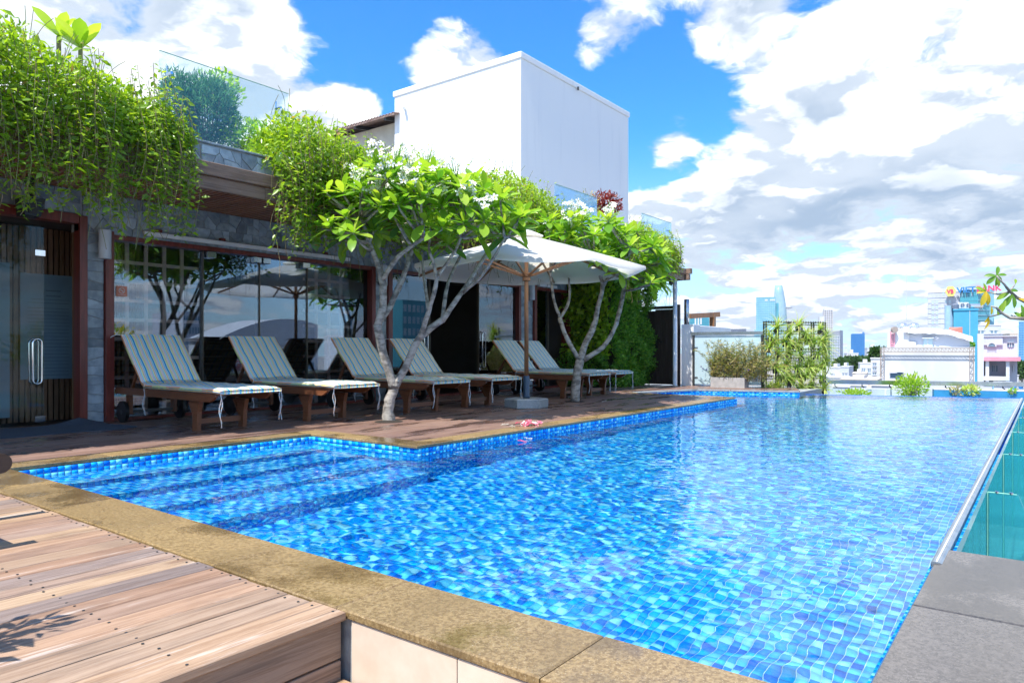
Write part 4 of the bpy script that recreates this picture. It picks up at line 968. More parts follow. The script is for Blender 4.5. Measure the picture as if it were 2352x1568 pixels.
    cen = sum(ros, Vector())/len(ros); vis = sorted(ros, key=lambda p: -(p.z*1.0-(p-O).length*.6+g.uniform(-.35, .35)))[:nfl]
    for p in vis:
        n = g.randint(7, 13); st = MB(); fl = []
        for k in range(n):
            u = Vector((g.gauss(0, .07), g.gauss(0, .07), .15+g.uniform(-.06, .13)))-FW*.06; c = p+u; d = Vector((g.gauss(0, .6), g.gauss(0, .6), g.uniform(.1, .9)))-FW*.55; d.normalize()
            fl.append((c, rot_to(d.orthogonal(), d), g.uniform(1.0, 1.35))); st.tube([p+Vector((0, 0, .03)), p+u*.6, c], .003, 4, False)
        fo = st.build('flower_cluster', M['lime'], t); ORG[fo.name] = ORG[t.name]
        for c, Rm, s in fl:
            o = link_mesh('flower', FLOWER, None, fo); o.matrix_local = Matrix.Translation(c-ORG[t.name]) @ Rm.to_4x4() @ Matrix.Diagonal((s, s, s, 1))
    return t
b1 = [[(893,968,0,.095),(892,935,0,.082),(900,905,0,.08),(907,880,0,.07)],
 [(905,892,0,.072),(882,815,-.05,.064),(867,745,-.1,.062)],
 [(867,748,-.1,.06),(880,695,-.1,.055),(877,640,-.12,.05),(856,575,-.2,.036),(828,500,-.3,.022)],
 [(868,745,-.1,.052),(905,685,.05,.045),(938,600,.15,.036),(960,530,.3,.024)],
 [(877,645,-.12,.04),(915,590,-.3,.032),(975,545,-.45,.022)], [(938,600,.15,.03),(925,545,.3,.024),(930,490,.4,.018)],
 [(905,890,0,.066),(932,842,.04,.06),(963,778,.1,.056),(1015,735,.15,.05)],
 [(963,780,.1,.045),(985,715,.0,.036),(1003,640,-.1,.03),(985,570,-.2,.02)],
 [(1015,737,.15,.045),(1062,670,.2,.036),(1110,595,.3,.03),(1152,528,.4,.02)],
 [(985,715,0,.03),(975,650,.25,.024),(968,590,.4,.018)], [(1003,640,-.1,.026),(1045,575,-.2,.022),(1070,520,-.3,.016)],
 [(1062,672,.2,.03),(1100,640,.0,.026),(1135,590,-.15,.022),(1160,545,-.2,.016)], [(1015,737,.15,.034),(1030,650,.4,.028),(1060,580,.55,.02)]]
frangipani('spreading frangipani with pale forked trunk and white blossoms before the parasol', 8.48, b1,
 [(705,400),(800,372),(870,355),(1000,372),(1060,392),(1150,415),(1225,480)], [(705,490),(780,530),(850,545),(1000,560),(1100,520),(1225,520)], (712, 1205), 104, 20, 5)
b2_ = [[(1320,922,0,.10),(1323,880,0,.092),(1332,826,0,.085)],
 [(1330,826,0,.05),(1298,770,-.1,.046),(1286,730,-.1,.044)], [(1286,730,-.1,.035),(1270,680,-.2,.03),(1264,625,-.3,.022)], [(1286,730,-.1,.032),(1306,694,.1,.03),(1307,640,.2,.022)],
 [(1332,826,0,.075),(1345,790,0,.066),(1365,745,.0,.056),(1373,705,0,.05),(1384,660,-.1,.042),(1370,610,-.2,.026)],
 [(1384,660,-.1,.034),(1410,620,-.2,.03),(1450,580,-.3,.02)], [(1340,826,0,.055),(1384,797,.1,.048),(1411,754,.1,.044),(1427,702,.15,.036),(1438,640,.2,.024)], [(1411,754,.1,.03),(1425,690,.5,.026),(1440,620,.7,.02)], [(1450,640,.2,.02),(1480,610,.2,.018),(1515,580,.2,.014)]]
frangipani('frangipani with bent grey limbs and yellow green leaves before the hedge wall', 11.5, b2_,
 [(1245,492),(1330,480),(1400,488),(1450,497),(1500,535),(1555,590)], [(1245,540),(1330,560),(1400,600),(1470,630),(1555,640)], (1252, 1522), 68, 7, 9, .30)
# ---------------------------------------------------------------- hedge wall at the end of the deck
hd = thing('hedge_wall', (14.7, 8.2, .05), 'green wall of fern hedge and broad leaf creeper at the deck end', 'hedge')
m = MB(); m.box(13.98, 15.62, 7.92, 8.95, .05, 2.58); m.build('backing', M['gate'], hd)
def wallpts(n, g):
    f = g.random(n) < .36; u = np.where(f, 13.95, g.uniform(13.9, 15.72, n)); v = np.where(f, g.uniform(7.8, 8.95, n), 7.86); z = g.uniform(.08, 2.6, n)
    lump = np.array([mnoise.noise(Vector((a*2.3, b*2.3, c*2.0)))+.5*mnoise.noise(Vector((a*6, b*6, c*5))) for a, b, c in zip(u, v, z)])*.34+.14+.14*np.exp(-((z-.55)/.5)**2)
    lump = lump*g.uniform(.35, 1.05, n); out = np.stack([np.where(f, -1., 0.), np.where(f, 0., -1.), np.zeros(n)], 1); return np.stack([u, v, z], 1)+out*lump[:, None], out, f, z
p, out, f, z = wallpts(26000, G)
fern = ~f | (z < .8); dr = out*.8+G.normal(0, .7, p.shape)+np.array([0, 0, .1]); nr = out+G.normal(0, .6, p.shape)+np.array([0, 0, .6])
k = fern; cloud_obj('fern_foliage', M['hedge'], hd, p[k], dr[k], nr[k], G.uniform(.05, .10, k.sum()), .38, G.random(k.sum()))
k = ~fern & (G.random(len(p)) < .30); cloud_obj('creeper_foliage', M['vine'], hd, p[k], dr[k]+np.array([0, 0, -.8]), nr[k]+out[k]*1.0, G.uniform(.08, .14, k.sum()), .75, G.random(k.sum())*.8)
k = (z > 2.0) & (G.random(len(p)) < .25); q = p[k]+np.array([.1, -.12, .1]); cloud_obj('top_creeper_foliage', M['lime'], hd, q, dr[k]+np.array([0, 0, -.6]), nr[k], G.uniform(.06, .11, k.sum()), .7, G.random(k.sum())*.7)
# ---------------------------------------------------------------- generic bush
def bush(name, label, c, rx, ry, rz, n, mat, ln, wd=.45, cat='shrub', group=None, up=.3, seed=0, shell=.4):
    g = np.random.default_rng(500+seed); t = thing(name, (c[0], c[1], c[2]-rz), label, cat, group); d = norm(g.normal(0, 1, (n, 3))); r_ = g.uniform(shell, 1, n)**.6
    lump = np.array([mnoise.noise(Vector(q)*2.2+Vector((seed, 0, 0))) for q in d])*.35+1
    p = np.array(c)+d*np.array([rx, ry, rz])*(r_*lump)[:, None]
    cloud_obj('foliage', M[mat], t, p, d+g.normal(0, .6, (n, 3))+np.array([0, 0, up]), d+g.normal(0, .5, (n, 3))+np.array([0, 0, .4]), g.uniform(*ln, n), wd, np.clip(g.random(n)*.8+.2*(d[:, 2] > .2), 0, 1))
    b = Vector((c[0], c[1], c[2]-rz)); stemtubes('stems', [[b, b*.5+Vector(p[i])*.5+Vector((0, 0, -.02)), Vector(p[i])] for i in range(0, n, max(1, n//28))], min(rx, rz)*.022, t, 'bark', 5); return t
def pt(x, y, V): q = pv(x, y, V); return (q.x, q.y, q.z)
bush('conifer_bush', 'round blue green conifer bush behind the clear roof glass', pt(478, 262, 8.1), .33, .33, .45, 5200, 'conifer', (.05, .10), .14, up=.6, seed=1)
bush('conifer_bush', 'smaller conifer bush half hidden behind the big creeper', pt(412, 235, 8.2), .22, .22, .36, 2600, 'conifer', (.05, .10), .14, up=.6, seed=2)
bush('roof_shrub', 'loose lime green shrub with small leaves rising above the conifer', pt(505, 215, 8.5), .30, .25, .28, 420, 'lime', (.06, .10), .5, seed=3, shell=.2)
bush('roof_shrub', 'low lime shrub on the roof between the conifer and the tall creeper', pt(575, 318, 7.9), .42, .25, .22, 1100, 'lime', (.04, .08), .5, seed=4, shell=.2)
bush('red_shrub', 'dark red leaved shrub behind the roof glass below the tower', pt(1395, 468, 7.9), .42, .3, .24, 520, 'redleaf', (.07, .12), .5, seed=5, shell=.15)
bush('grey_shrub', 'thin greyish twiggy shrub seen through roof glass beside the red one', pt(1345, 470, 8.0), .36, .3, .3, 420, 'olive', (.04, .08), .4, seed=6, shell=.1)
# broad leaves poking over the big creeper
for k, (x, y, V, n, lb) in enumerate(((135, 85, 7.5, 7, 'upright rosette of broad paddle leaves topmost above the long creeper'), (185, 112, 7.4, 9, 'spreading rosette of broad paddle leaves lower on the long creeper'))):
    c = Vector(pt(x, y, V)); t = thing('paddle_plant', c-Vector((0, 0, .3)), lb, 'plant', 'broad leaved plants on the roof'); g = random.Random(40+k)
    m = MB(); m.tube([c-Vector((0, 0, .3)), c], .02, 6); m.build('stem', M['stem'], t)
    for q in range(n):
        a = q*2.4+k; el = R(25+45*((q*.37) % 1)); d = Vector((math.cos(a)*math.cos(el), math.sin(a)*math.cos(el), math.sin(el))); L = g.uniform(.24, .32)
        o = link_mesh('leaf', FLM[g.choice((3, 4, 5, 5))], None, t); o.matrix_local = Matrix.Translation(c-ORG[t.name]) @ rot_to(d, (0, 0, 1)).to_4x4() @ Matrix.Diagonal((L, L*1.35, L, 1))
# ---------------------------------------------------------------- far corner: gate, post, wall, fence, planter, rack
gt = thing('wooden_gate', (15.68, 7.5, .05), 'dark brown plank gate with bolt closing the deck end', 'gate')
y = 7.06
for k in range(9):
    m = MB(); m.cbox(15.70, 15.735, y+.003, y+.125, .07, 1.84+(.03 if k < 4 else 0), .005); m.build('gate_board', M['gate'], gt); y += .128
m = MB(); m.cbox(15.69, 15.76, 7.0, 8.3, 1.88, 1.95, .005); m.build('top_rail', M['gate'], gt)
m = MB(); m.cbox(15.66, 15.69, 7.50, 7.56, .95, 1.20, .003); bt = m.build('bolt_plate', M['black'], gt)
m = MB(); m.tube([(15.65, 7.35, 1.09), (15.65, 7.62, 1.09)], .018, 8); m.build('bolt', M['black'], bt)
m = MB(); m.cbox(15.74, 15.84, 6.98, 7.06, .05, 1.98, .005); m.build('gate_post', M['gate'], gt)
m = MB(); m.lathe((15.55, 6.99, .05), [(.062, 0), (.062, .01), (.05, .02), (.05, 2.535)], 18); tag(m.build('white_post', M['metal_w'], None, True), 'slim white round post holding up the eave at the deck end', 'post')
dm = thing('dome_camera', (15.2, 6.93, 2.4), 'small dark dome camera hanging under the eave beside the white post', 'camera')
m = MB(); m.lathe((15.2, 6.93, 2.44), [(.01, -.05), (.045, -.02), (.055, .02), (.05, .06)], 14); m.build('dome', M['black'], dm, True)
m = MB(); m.lathe((15.2, 6.93, 2.5), [(.03, 0), (.03, .09)], 10); m.build('mount', M['steel'], dm)
ww = thing('cracked_wall', (16.9, 6.8, .05), 'cracked white plastered pillar and wall stub beside the slim post', 'wall')
c_ = gz(1585, 886); m = MB(); m.cbox(15.76, 16.15, 6.62, 6.92, .02, 1.50, .008); m.build('pillar', M['whitedirty'], ww)
m = MB(); m.cbox(16.152, 18.3, 6.66, 6.88, -1, 1.48, .008); m.build('wall_stub', M['whitedirty'], ww)
q = pd(1577, 745, 17.2); m = MB(); m.tube([(q.x, q.y, 1.5), (q.x, q.y, 2.13)], .065, 16); tag(m.build('steel_stack', M['steel'], None, True), 'short galvanised steel pipe standing on the white pillar', 'pipe')
pg = thing('timber_frame', pd(1630, 746, 19.5), 'small natural timber frame rising behind the white wall stub', 'frame')
a, b_ = pd(1583, 726, 18.5), pd(1650, 722, 19.3); m = MB(); m.bar(a, b_, .12, .13); m.build('beam', M['teak_z'], pg)
m = MB(); c_ = pd(1637, 760, 19.15); m.bar((c_.x, c_.y, .5), (c_.x, c_.y, b_.z), .13, .13); m.build('post', M['teak_z'], pg)
fn = thing('frosted_glass_fence', gz(1665, 887), 'frosted glass fence panel with steel handrail behind the planter', 'fence')
a, b_ = gz(1596, 886), gz(1748, 890); a.z = b_.z = 0
m = MB(); m.bar(a+Vector((0, 0, .66)), b_+Vector((0, 0, .66)), .012, 1.12, Vector((0, 0, 1))); m.build('glass_panel', M['frost'], fn)
m = MB(); m.bar(a+Vector((0, 0, 1.275))-(b_-a)*.05, b_+Vector((0, 0, 1.275))+(b_-a)*.03, .07, .075); m.build('handrail', M['steel'], fn)
for e in (a-(b_-a)*.02, b_+(b_-a)*.02):
    m = MB(); m.bar(e+Vector((0, 0, .05)), e+Vector((0, 0, 1.24)), .06, .04); po = m.build('post', M['darkmetal'], fn)
    for z in (.25, .95):
        m = MB(); m.bar(e+Vector((0, 0, z)), e+Vector((0, 0, z))+(b_-a).normalized()*.1*(1 if e == a-(b_-a)*.02 else -1), .03, .03); m.build('clamp', M['steel'], po)
# planter box and its shrub
a, b_ = gz(1632, 889), gz(1710, 891.5); d = (b_-a).normalized(); n_ = Vector((-d.y, d.x, 0))
pb = thing('planter_box', (a+b_)/2, 'rectangular grey concrete planter box in front of the frosted fence', 'planter')
def ring(i, z): return [a+d*i+n_*i+Vector((0, 0, z)), b_-d*i+n_*i+Vector((0, 0, z)), b_-d*i+n_*(.3-i)+Vector((0, 0, z)), a+d*i+n_*(.3-i)+Vector((0, 0, z))]
m = MB(); m.add(ring(0, 0)+ring(0, .23)+ring(.02, .23)+ring(.02, .19), [(k+4*r_, (k+1) % 4+4*r_, (k+1) % 4+4*r_+4, k+4*r_+4) for r_ in range(3) for k in range(4)]); m.build('box', M['pot'], pb)
m = MB(); m.add(ring(.02, .195), [(0, 1, 2, 3)]); m.build('soil', M['soil'], pb)
def shoots(name, label, a, b_, n_, W_, h, n, mat, ln, wd, seed, spread=.35, z0=.2):
    g = np.random.default_rng(seed); c = (a+b_)/2; t = thing(name, Vector((c.x, c.y, z0)), label, 'shrub'); P_, D_, lines = [], [], []
    for k in range(n):
        f = g.random(); p = a+(b_-a)*f+n_*W_*g.random(); H = h*g.uniform(.5, 1.1); dx = (b_-a).normalized()*g.normal(0, spread)+n_*g.normal(0, spread*.5); cv = g.uniform(.2, 1.0)
        pts = [Vector((p.x, p.y, z0))+dx*s*s*H*1.2*cv+dx*s*.2+Vector((0, 0, H*s*(1-.25*cv*s))) for s in np.linspace(0, 1, 9)]; lines.append(pts)
        m_ = int(26*H/.7)+6
        for q in range(m_):
            s = g.uniform(.12, 1); i = min(7, int(s*8)); pp = pts[i]+(pts[i+1]-pts[i])*(s*8-i); an = g.uniform(0, 6.28); P_.append(pp); D_.append((math.cos(an), math.sin(an), g.uniform(-.2, .9)))
    P_ = np.array(P_); D_ = np.array(D_); m_ = len(P_); cloud_obj('foliage', M[mat], t, P_, D_, np.cross(D_, g.normal(0, 1, D_.shape)), g.uniform(*ln, m_), wd, g.random(m_)); stemtubes('stems', lines, .004, t, 'stem', 4); return t
sh_ = shoots('planter_shrub', 'airy olive green shrub with thin leaves and a few violet flowers in the planter', a-d*.05, b_+d*.45, n_, .28, .95, 150, 'olive', (.06, .11), .16, 77, .40)
mv = pm('violet_petal', (.22,.12,.55), None, 4, .6)
for k in range(7):
    p = a+(b_-a)*rnd.uniform(-.3, 1.2)+n_*rnd.uniform(-.1, .1)+Vector((0, 0, rnd.uniform(.35, .8))); m = MB(); m.lathe(p, [(.003, -.02), (.02, 0), (.024, .008)], 5); m.build('flower', mv, sh_)
# metal rack with strap-leaved plants
ra, rb_ = pd(1757, 905, 15.9), pd(1893, 905, 16.3); ra.z = rb_.z = -.12; rd = (rb_-ra).normalized(); rn = Vector((-rd.y, rd.x, 0)); RL = (rb_-ra).length; H = 1.66
rk = thing('plant_rack', (ra+rb_)/2, 'black slotted metal rack standing beyond the pool corner full of strap plants', 'rack')
for k in range(6):
    for s in (-.03, .03):
        p = ra+rd*(RL*k/5+s); m = MB(); m.bar(p, p+Vector((0, 0, H)), .022, .03, rd); m.build('upright', M['black'], rk)
for k in range(9):
    z = H*k/8*.985+.01
    for s in (0, .055):
        m = MB(); m.bar(ra+Vector((0, 0, z-s))-rd*.04, rb_+Vector((0, 0, z-s))+rd*.04, .026, .020); m.build('crossbar', M['black'], rk)
tm = MB()
for k in range(9):
    for q in range(24): p = ra+rd*(RL*(q+.5)/24)+Vector((0, 0, H*k/8*.985-.02)); tm.bar(p, p+Vector((0, 0, .06)), .014, .014, rd)
o = tm.build('slot_teeth', M['black'], rk); o['kind'] = 'stuff'
for (e, s) in ((ra, -1), (rb_, 1)):
    for z in (.55, 1.15):
        m = MB(); m.tube([e+Vector((0, 0, z+.12)), e+rd*s*.10+Vector((0, 0, z+.14)), e+rd*s*.12+Vector((0, 0, z)), e+Vector((0, 0, z-.16))], .010, 6); m.build('hook', M['black'], rk)
def strap_plant_mesh(seed, n=64, L=.36):
    g = np.random.default_rng(seed); VV, FF, AA = [], [], []; nb = 0
    for k in range(n):
        an = g.uniform(0, 6.28); el = g.uniform(.2, 1.45); l = L*g.uniform(.6, 1.2); d = np.array([math.cos(an)*math.cos(el), math.sin(an)*math.cos(el), math.sin(el)]); sd = np.array([-math.sin(an), math.cos(an), 0]); p = np.zeros(3); w = g.uniform(.008, .015); q = g.random()
        pts = []
        for i in range(7): pts += [p+sd*w*(1-i/6.2), p-sd*w*(1-i/6.2)]; p = p+d*l/6; d = d+np.array([0, 0, -.30]); d = d/np.linalg.norm(d)
        VV.append(np.array(pts)); FF.append(np.array([[2*i, 2*i+1, 2*i+3, 2*i+2] for i in range(6)])+nb); AA.append(np.full(14, q)); nb += 14
    me = npmesh('strap_leaves', np.concatenate(VV), np.concatenate(FF), np.concatenate(AA), True); me.materials.append(M['spider']); return me
SPM = [strap_plant_mesh(60+k) for k in range(5)]
potm = MB(); potm.lathe((0, 0, 0), [(.045, -.10), (.06, 0), (.052, .0)], 10); potme = potm.mesh('pot'); potme.materials.append(M['black'])
spots = [(.14, 1.50), (.5, 1.55), (.87, 1.46), (.04, 1.30), (.62, 1.36), (.97, 1.28), (.02, 1.05), (.42, 1.12), (.75, 1.14), (.28, 1.18), (.95, 1.0), (.18, .84), (.36, .92), (.55, .86), (.83, .90), (.68, .74), (.30, .64), (.12, .58), (.48, .60), (.93, .68), (.78, .52), (.25, .38), (.6, .40), (.42, .34), (.9, .34), (.55, .12), (.95, .10), (.72, .18), (.15, .18), (.88, 1.2), (.35, 1.36), (.08, 1.18)]+[(.06+.11*(k % 9)+.04*((k*7) % 3-1), .14+.155*(k//2 % 9)) for k in range(16)]
for k, (f, z) in enumerate(spots):
    p = ra+rd*RL*f+Vector((0, 0, z))-rn*.10; t = thing('strap_plant', p, 'tuft of pale green arching strap leaves hung on the black rack', 'plant', 'strap plants on the rack')
    s = rnd.uniform(.85, 1.25); o = link_mesh('strap_leaves', SPM[k % 5], None, t); o.rotation_euler = (R(rnd.uniform(10, 40)), 0, -YAW+rnd.uniform(-.5, .5)); o.scale = (s, s, s); o['kind'] = 'stuff'
    o = link_mesh('pot', potme, None, t)
# far handrail beyond the infinity edge
fr = thing('far_handrail', pd(2120, 900, 17), 'flat steel handrail with glass beneath running beyond the infinity edge', 'railing')
a, b_ = pd(1893, 876.5, 18.1), pd(2480, 884.0, 17.1); m = MB(); m.bar(a, b_, .09, .105); m.build('handrail', M['steel'], fr)
dd = (b_-a); L = dd.length
for k in range(9):
    p = a+dd*((k+.4)/9); m = MB(); m.tube([p, p+Vector((0, 0, -.10)), p+Vector((0, 0, -.13))+dd.normalized()*.05], .014, 6); m.build('hook', M['darkmetal'], fr)
for k in range(4):
    p, q = a+dd*(k/4+.004), a+dd*((k+1)/4-.004); m = MB(); m.bar(p+Vector((0, 0, -.62)), q+Vector((0, 0, -.62)), .012, .9); m.build('glass_panel', M['rail_glass'], fr)
m = MB(); m.hexa([Vector((x, y, z)) for z in (-1.6, -1.1) for (x, y) in ((15.65, 4.2), (16.9, .3), (18.6, .3), (18.0, 4.2))]); struct(m.build('far_channel', M['concrete']))
a, b_ = pd(2143, 894, 17.3), pd(2470, 901, 16.6); m = MB(); m.bar(a-Vector((0, 0, .4)), b_-Vector((0, 0, .4)), .12, .8); tag(m.build('blue_kerb', pm('blue_painted_kerb', (.03,.26,.52), None, 3, .5)), 'blue painted low kerb wall just beyond the infinity edge', 'wall')
m = MB(); m.bar(a+Vector((0, 0, .012)), b_+Vector((0, 0, .012)), .13, .024); tag(m.build('kerb_cap', M['white']), 'narrow white capping lying on the blue kerb wall', 'capping')
def farbush(x, y, d, r_, rz, n, mat, ln, lb, sd):
    p = pd(x, y, d); bush('channel_shrub', lb, tuple(p), r_, r_, rz, n, mat, ln, .42, group='shrubs growing beyond the infinity edge', seed=sd, shell=.1, up=.5)
farbush(2093, 886, 17.2, .36, .27, 800, 'lime', (.06, .11), 'large yellow green bush growing out beyond the infinity edge', 20)
farbush(2228, 897, 17.1, .18, .12, 260, 'spider', (.06, .12), 'small tufted plant at the blue kerb wall', 21)
farbush(2195, 898, 17.1, .14, .10, 90, 'olive', (.05, .10), 'sparse drooping sprig at the start of the blue kerb', 22)
farbush(1965, 902, 17.0, .34, .07, 420, 'lime', (.05, .09), 'low creeping leaves along the infinity edge beside the rack', 23)
farbush(2325, 898, 16.8, .08, .07, 60, 'lime', (.05, .08), 'tiny green sprig near the corner of the infinity edge', 24)
# ---------------------------------------------------------------- the branch reaching in over the glass edge
br = thing('branching_shrub', (4.7, -1.3, -1.18), 'bare branching shrub with few green and yellow leaves over the overflow channel', 'shrub')
m = MB(); D0 = 3.9
tips = [[(2400,742,.05),(2352,732,0),(2319,729.6,0),(2300,718,0),(2288,706,-.05),(2276,703,-.05)], [(2303,719,0),(2285,724,.05),(2270,727.7,.08)], [(2420,730,.1),(2352,692,.05),(2335,683,.05),(2319,669,0),(2307,653,-.03),(2296,642,-.05),(2289,633,-.05)], [(2317,671,0),(2292,676,.05),(2264,669,.08)], [(2319,669,0),(2326,660,.06),(2332,652,.1)], [(2352,732,0),(2335,728,.08),(2322,724,.12)]]
P3s = [[pd(x, y, D0+o_) for x, y, o_ in tp] for tp in tips]
j = Vector((4.9, -.62, 1.0)); m.tube([(4.7, -1.3, -1.18), (4.75, -1.25, -.4), (4.85, -1.0, .4), j], [.04, .034, .026, .018], 8)
m.tube([j]+P3s[0], [.014, .012, .010, .009, .008, .006, .004], 7); m.tube([j]+P3s[2], [.014, .012, .010, .009, .008, .006, .005, .004], 7)
for tp in (P3s[1], P3s[3], P3s[4], P3s[5]): m.tube(tp, [.006, .005, .003], 6)
m.build('branch', M['bark'], br, True)
YL = []
for q, dp in ((.1, .2), (.45, .3), (.8, .25), (1.0, .35)):
    V, f, A = bigleaf(1, .38, q, 6, dp, .3); me = npmesh('leaf', V, f, A, True); me.materials.append(M['yleaf']); YL.append(me)
LS = [(2289,633,0,-1,.075,0),(2289,633,1,.2,.07,0),(2289,633,-1,.1,.075,0),(2289,633,.3,1,.075,0),(2289,633,-.9,-.8,.085,0),(2289,633,.9,-.6,.08,0),(2289,633,.2,-1,.08,1),(2264,669,-1,.6,.07,1),(2264,669,-.2,1,.06,1),(2264,669,-.4,-1,.11,2),(2264,669,.25,-1,.10,3),(2264,669,-1,-.1,.06,2),
      (2319,672,-1,-.5,.09,1),(2325,676,-.6,-1,.11,0),(2325,676,.2,-1,.10,0),(2319,669,1,.2,.08,0),(2332,652,.4,1,.05,1),(2340,686,1,-.3,.12,3),(2345,700,.3,-1,.1,0),(2276,703,.1,-1,.06,2),(2270,728,.2,-1,.10,3),(2270,728,-.2,-1,.05,2),(2310,690,-.6,-1,.11,1),(2352,734,-.4,.5,.08,0),(2340,735,.6,.9,.08,1)]
for (x, y, lx, lz, L, v) in LS:
    L *= .78; p = pd(x, y, D0); d = (RT*lx+Vector((0, 0, lz))+FW*rnd.uniform(-.4, .4)).normalized(); o = link_mesh('leaf', YL[v], None, br)
    o.matrix_local = Matrix.Translation(p-ORG[br.name]) @ rot_to(d, -FW+Vector((rnd.uniform(-.5, .5), 0, .6))).to_4x4() @ Matrix.Diagonal((L, L, L, 1))
# ---------------------------------------------------------------- things at the left edge and small things on the coping
wc = thing('wooden_footstool', (.7, 3.9, .05), 'dark wooden slatted seat with rounded rail ends on the near deck', 'seat')
M['walnut'] = wood('dark_walnut', [(.075,.040,.026),(.09,.05,.03)], .45, 40, wear=0, knots=False)
e = pd(8, 1062, 3.55)
for y, sx_ in ((e.y, -.02), (e.y-.62, -.27)):
    m = MB(); pr = [(-1.2, -.05), (.0, -.05)]+[(.05*math.cos(a)+.0, .05*math.sin(a)) for a in np.linspace(-1.5, 1.5, 9)]+[(0, .05), (-1.2, .05)]; n = len(pr)
    m.add([(e.x+sx_+px_, y+dy, e.z+pz_) for dy in (-.028, .028) for (px_, pz_) in pr], [tuple(range(n)), tuple(reversed(range(n, 2*n)))]+[(k, n+k, n+(k+1) % n, (k+1) % n) for k in range(n)]); m.build('rail', M['walnut'], wc)
    for x in (e.x-.5+sx_, e.x-1.1+sx_):
        m = MB(); m.cbox(x-.03, x+.03, y-.027, y+.027, .052, e.z-.052, .004); m.build('leg', M['walnut'], wc)
for k in range(8):
    x = e.x-1.37+k*.14; m = MB(); m.cbox(x, x+.09, e.y-.59, e.y-.03, e.z+.0, e.z+.022, .003); m.build('slat', M['walnut'], wc)
pp = thing('potted_plant', (.30, 2.45, .05), 'leafy potted plant standing on the near deck', 'plant')
m = MB(); m.lathe((.30, 2.45, .052), [(.09, 0), (.13, .24), (.14, .25), (.12, .25), (.11, .22)], 16); m.build('pot', M['pot'], pp)
g = np.random.default_rng(9); n = 230; dd_ = norm(g.normal(0, 1, (n, 3))); cloud_obj('foliage', M['hedge'], pp, np.array((.26, 2.46, .78))+dd_*np.array((.20, .18, .22))*g.uniform(.2, 1, (n, 1)), dd_+g.normal(0, .6, (n, 3)), g.normal(0, 1, (n, 3))+np.array((0, 0, 1)), g.uniform(.06, .10, n), .4, g.random(n))
stemtubes('stems', [[Vector((.30, 2.45, .27)), Vector((.33, 2.45, .5)), Vector((.40+dx, 2.44+dy, .8))] for dx, dy in ((-.1, 0), (.0, .05), (-.2, .1), (-.05, -.1), (-.2, -.1))], .006, pp, 'bark', 5)
# garland of pink and white blossoms on the coping
M['pink'] = leafmat('pink_petal', [(0, (.70,.06,.16)), (.6, (.80,.18,.30)), (1, (.88,.55,.60))], .6, .35, (1.2, .9, .9))
c_ = gz(1205, 978, DZ); gl = thing('blossom_heap', c_, 'small heap of pink and white blossoms on the wet coping', 'flowers')
for k in range(16):
    p = Vector((rnd.gauss(0, .13), rnd.gauss(0, .035), .012+.035*rnd.random()*(k < 10))); o = bpy.data.meshes.new('blossom'); V = FV*rnd.uniform(.8, 1.3); me = npmesh('blossom', V, FFc, G.random(len(V)))
    ob = link_mesh('blossom', me, M['petal'] if k % 4 == 0 else M['pink'], gl); ob.location = p; ob.rotation_euler = (rnd.uniform(-.9, .9), rnd.uniform(-.9, .9), rnd.uniform(0, 6))
for k, (x, y, mt, lb) in enumerate(((1199, 1013, 'pink', 'single pink blossom floating on the pool'), (1213, 1007, 'petal', 'single white blossom floating on the pool'), (1160, 975, 'petal', 'fallen white blossom lying on the coping'), (1388, 921, 'petal', 'fallen white blossom near the lounger by the hedge'), (1310, 912, 'petal', 'fallen white blossom at the second tree trunk'))):
    p = gz(x, y, WZ+.008 if k < 2 else DZ+.006); V = FV*1.3; ob = link_mesh('fallen_blossom', npmesh('fallen_blossom', V, FFc, G.random(len(V))), M[mt]); ob.location = p; ob.rotation_euler = (.15, .1, k); tag(ob, lb, 'flower', 'fallen blossoms')
# underwater lamps on the pool wall
M['lens'] = pm('pale_lamp_lens', (.62,.78,.80), None, 4, .2)
for x, lb in ((5.05, 'round underwater lamp on the pool wall near the inner corner'), (7.6, 'round underwater lamp on the pool wall below the blossom heap'), (10.2, 'round underwater lamp on the pool wall further along the deck')):
    t = thing('pool_lamp', (x, 4.44, -.42), lb, 'pool lamp', 'underwater lamps'); m = MB()
    for (r_, y0, y1) in ((.13, 4.447, 4.42),): m.tube([(x, y0, -.30), (x, y1, -.30)], [r_, r_*.92], 24)
    m.build('rim', M['chrome'], t); m = MB(); m.tube([(x, 4.42, -.30), (x, 4.405, -.30)], [.10, .08], 24); m.build('lens', M['lens'], t)
# ---------------------------------------------------------------- city
M['cw'] = pm('city_white', (.58,.59,.61), (.50,.52,.55), .12, .8); M['cg'] = pm('city_grey', (.50,.53,.60), (.44,.47,.54), .1, .7); M['cb'] = pm('city_beige', (.62,.55,.47), (.52,.45,.38), .2, .8)
M['cwin'] = pm('city_window', (.10,.17,.24), (.16,.26,.34), .4, .12); M['cwinl'] = pm('city_pale_window', (.48,.62,.68), (.36,.50,.58), .3, .15)
M['cteal'] = pm('teal_curtain_glass', (.05,.27,.36), (.08,.36,.44), .08, .12); M['cblue'] = pm('blue_curtain_glass', (.04,.17,.42), (.06,.24,.50), .05, .12); M['cpale'] = pm('pale_blue_curtain_glass', (.16,.36,.46), (.24,.46,.56), .03, .15)
M['cbluew'] = pm('blue_painted_wall', (.06,.34,.52), (.05,.30,.47), .3, .6); M['cdark'] = pm('city_dark', (.14,.17,.23), (.10,.12,.17), .2, .6); M['cpink'] = pm('pink_painted_band', (.72,.28,.36), None, .5, .6)
M['croof'] = pm('red_tin_roof', (.42,.15,.11), None, .5, .6); M['ctank'] = pm('stainless_tank', (.75,.76,.78), None, .5, .22, metal=.8); M['cstreet'] = pm('city_ground', (.20,.20,.19), (.30,.27,.24), .01, .9)
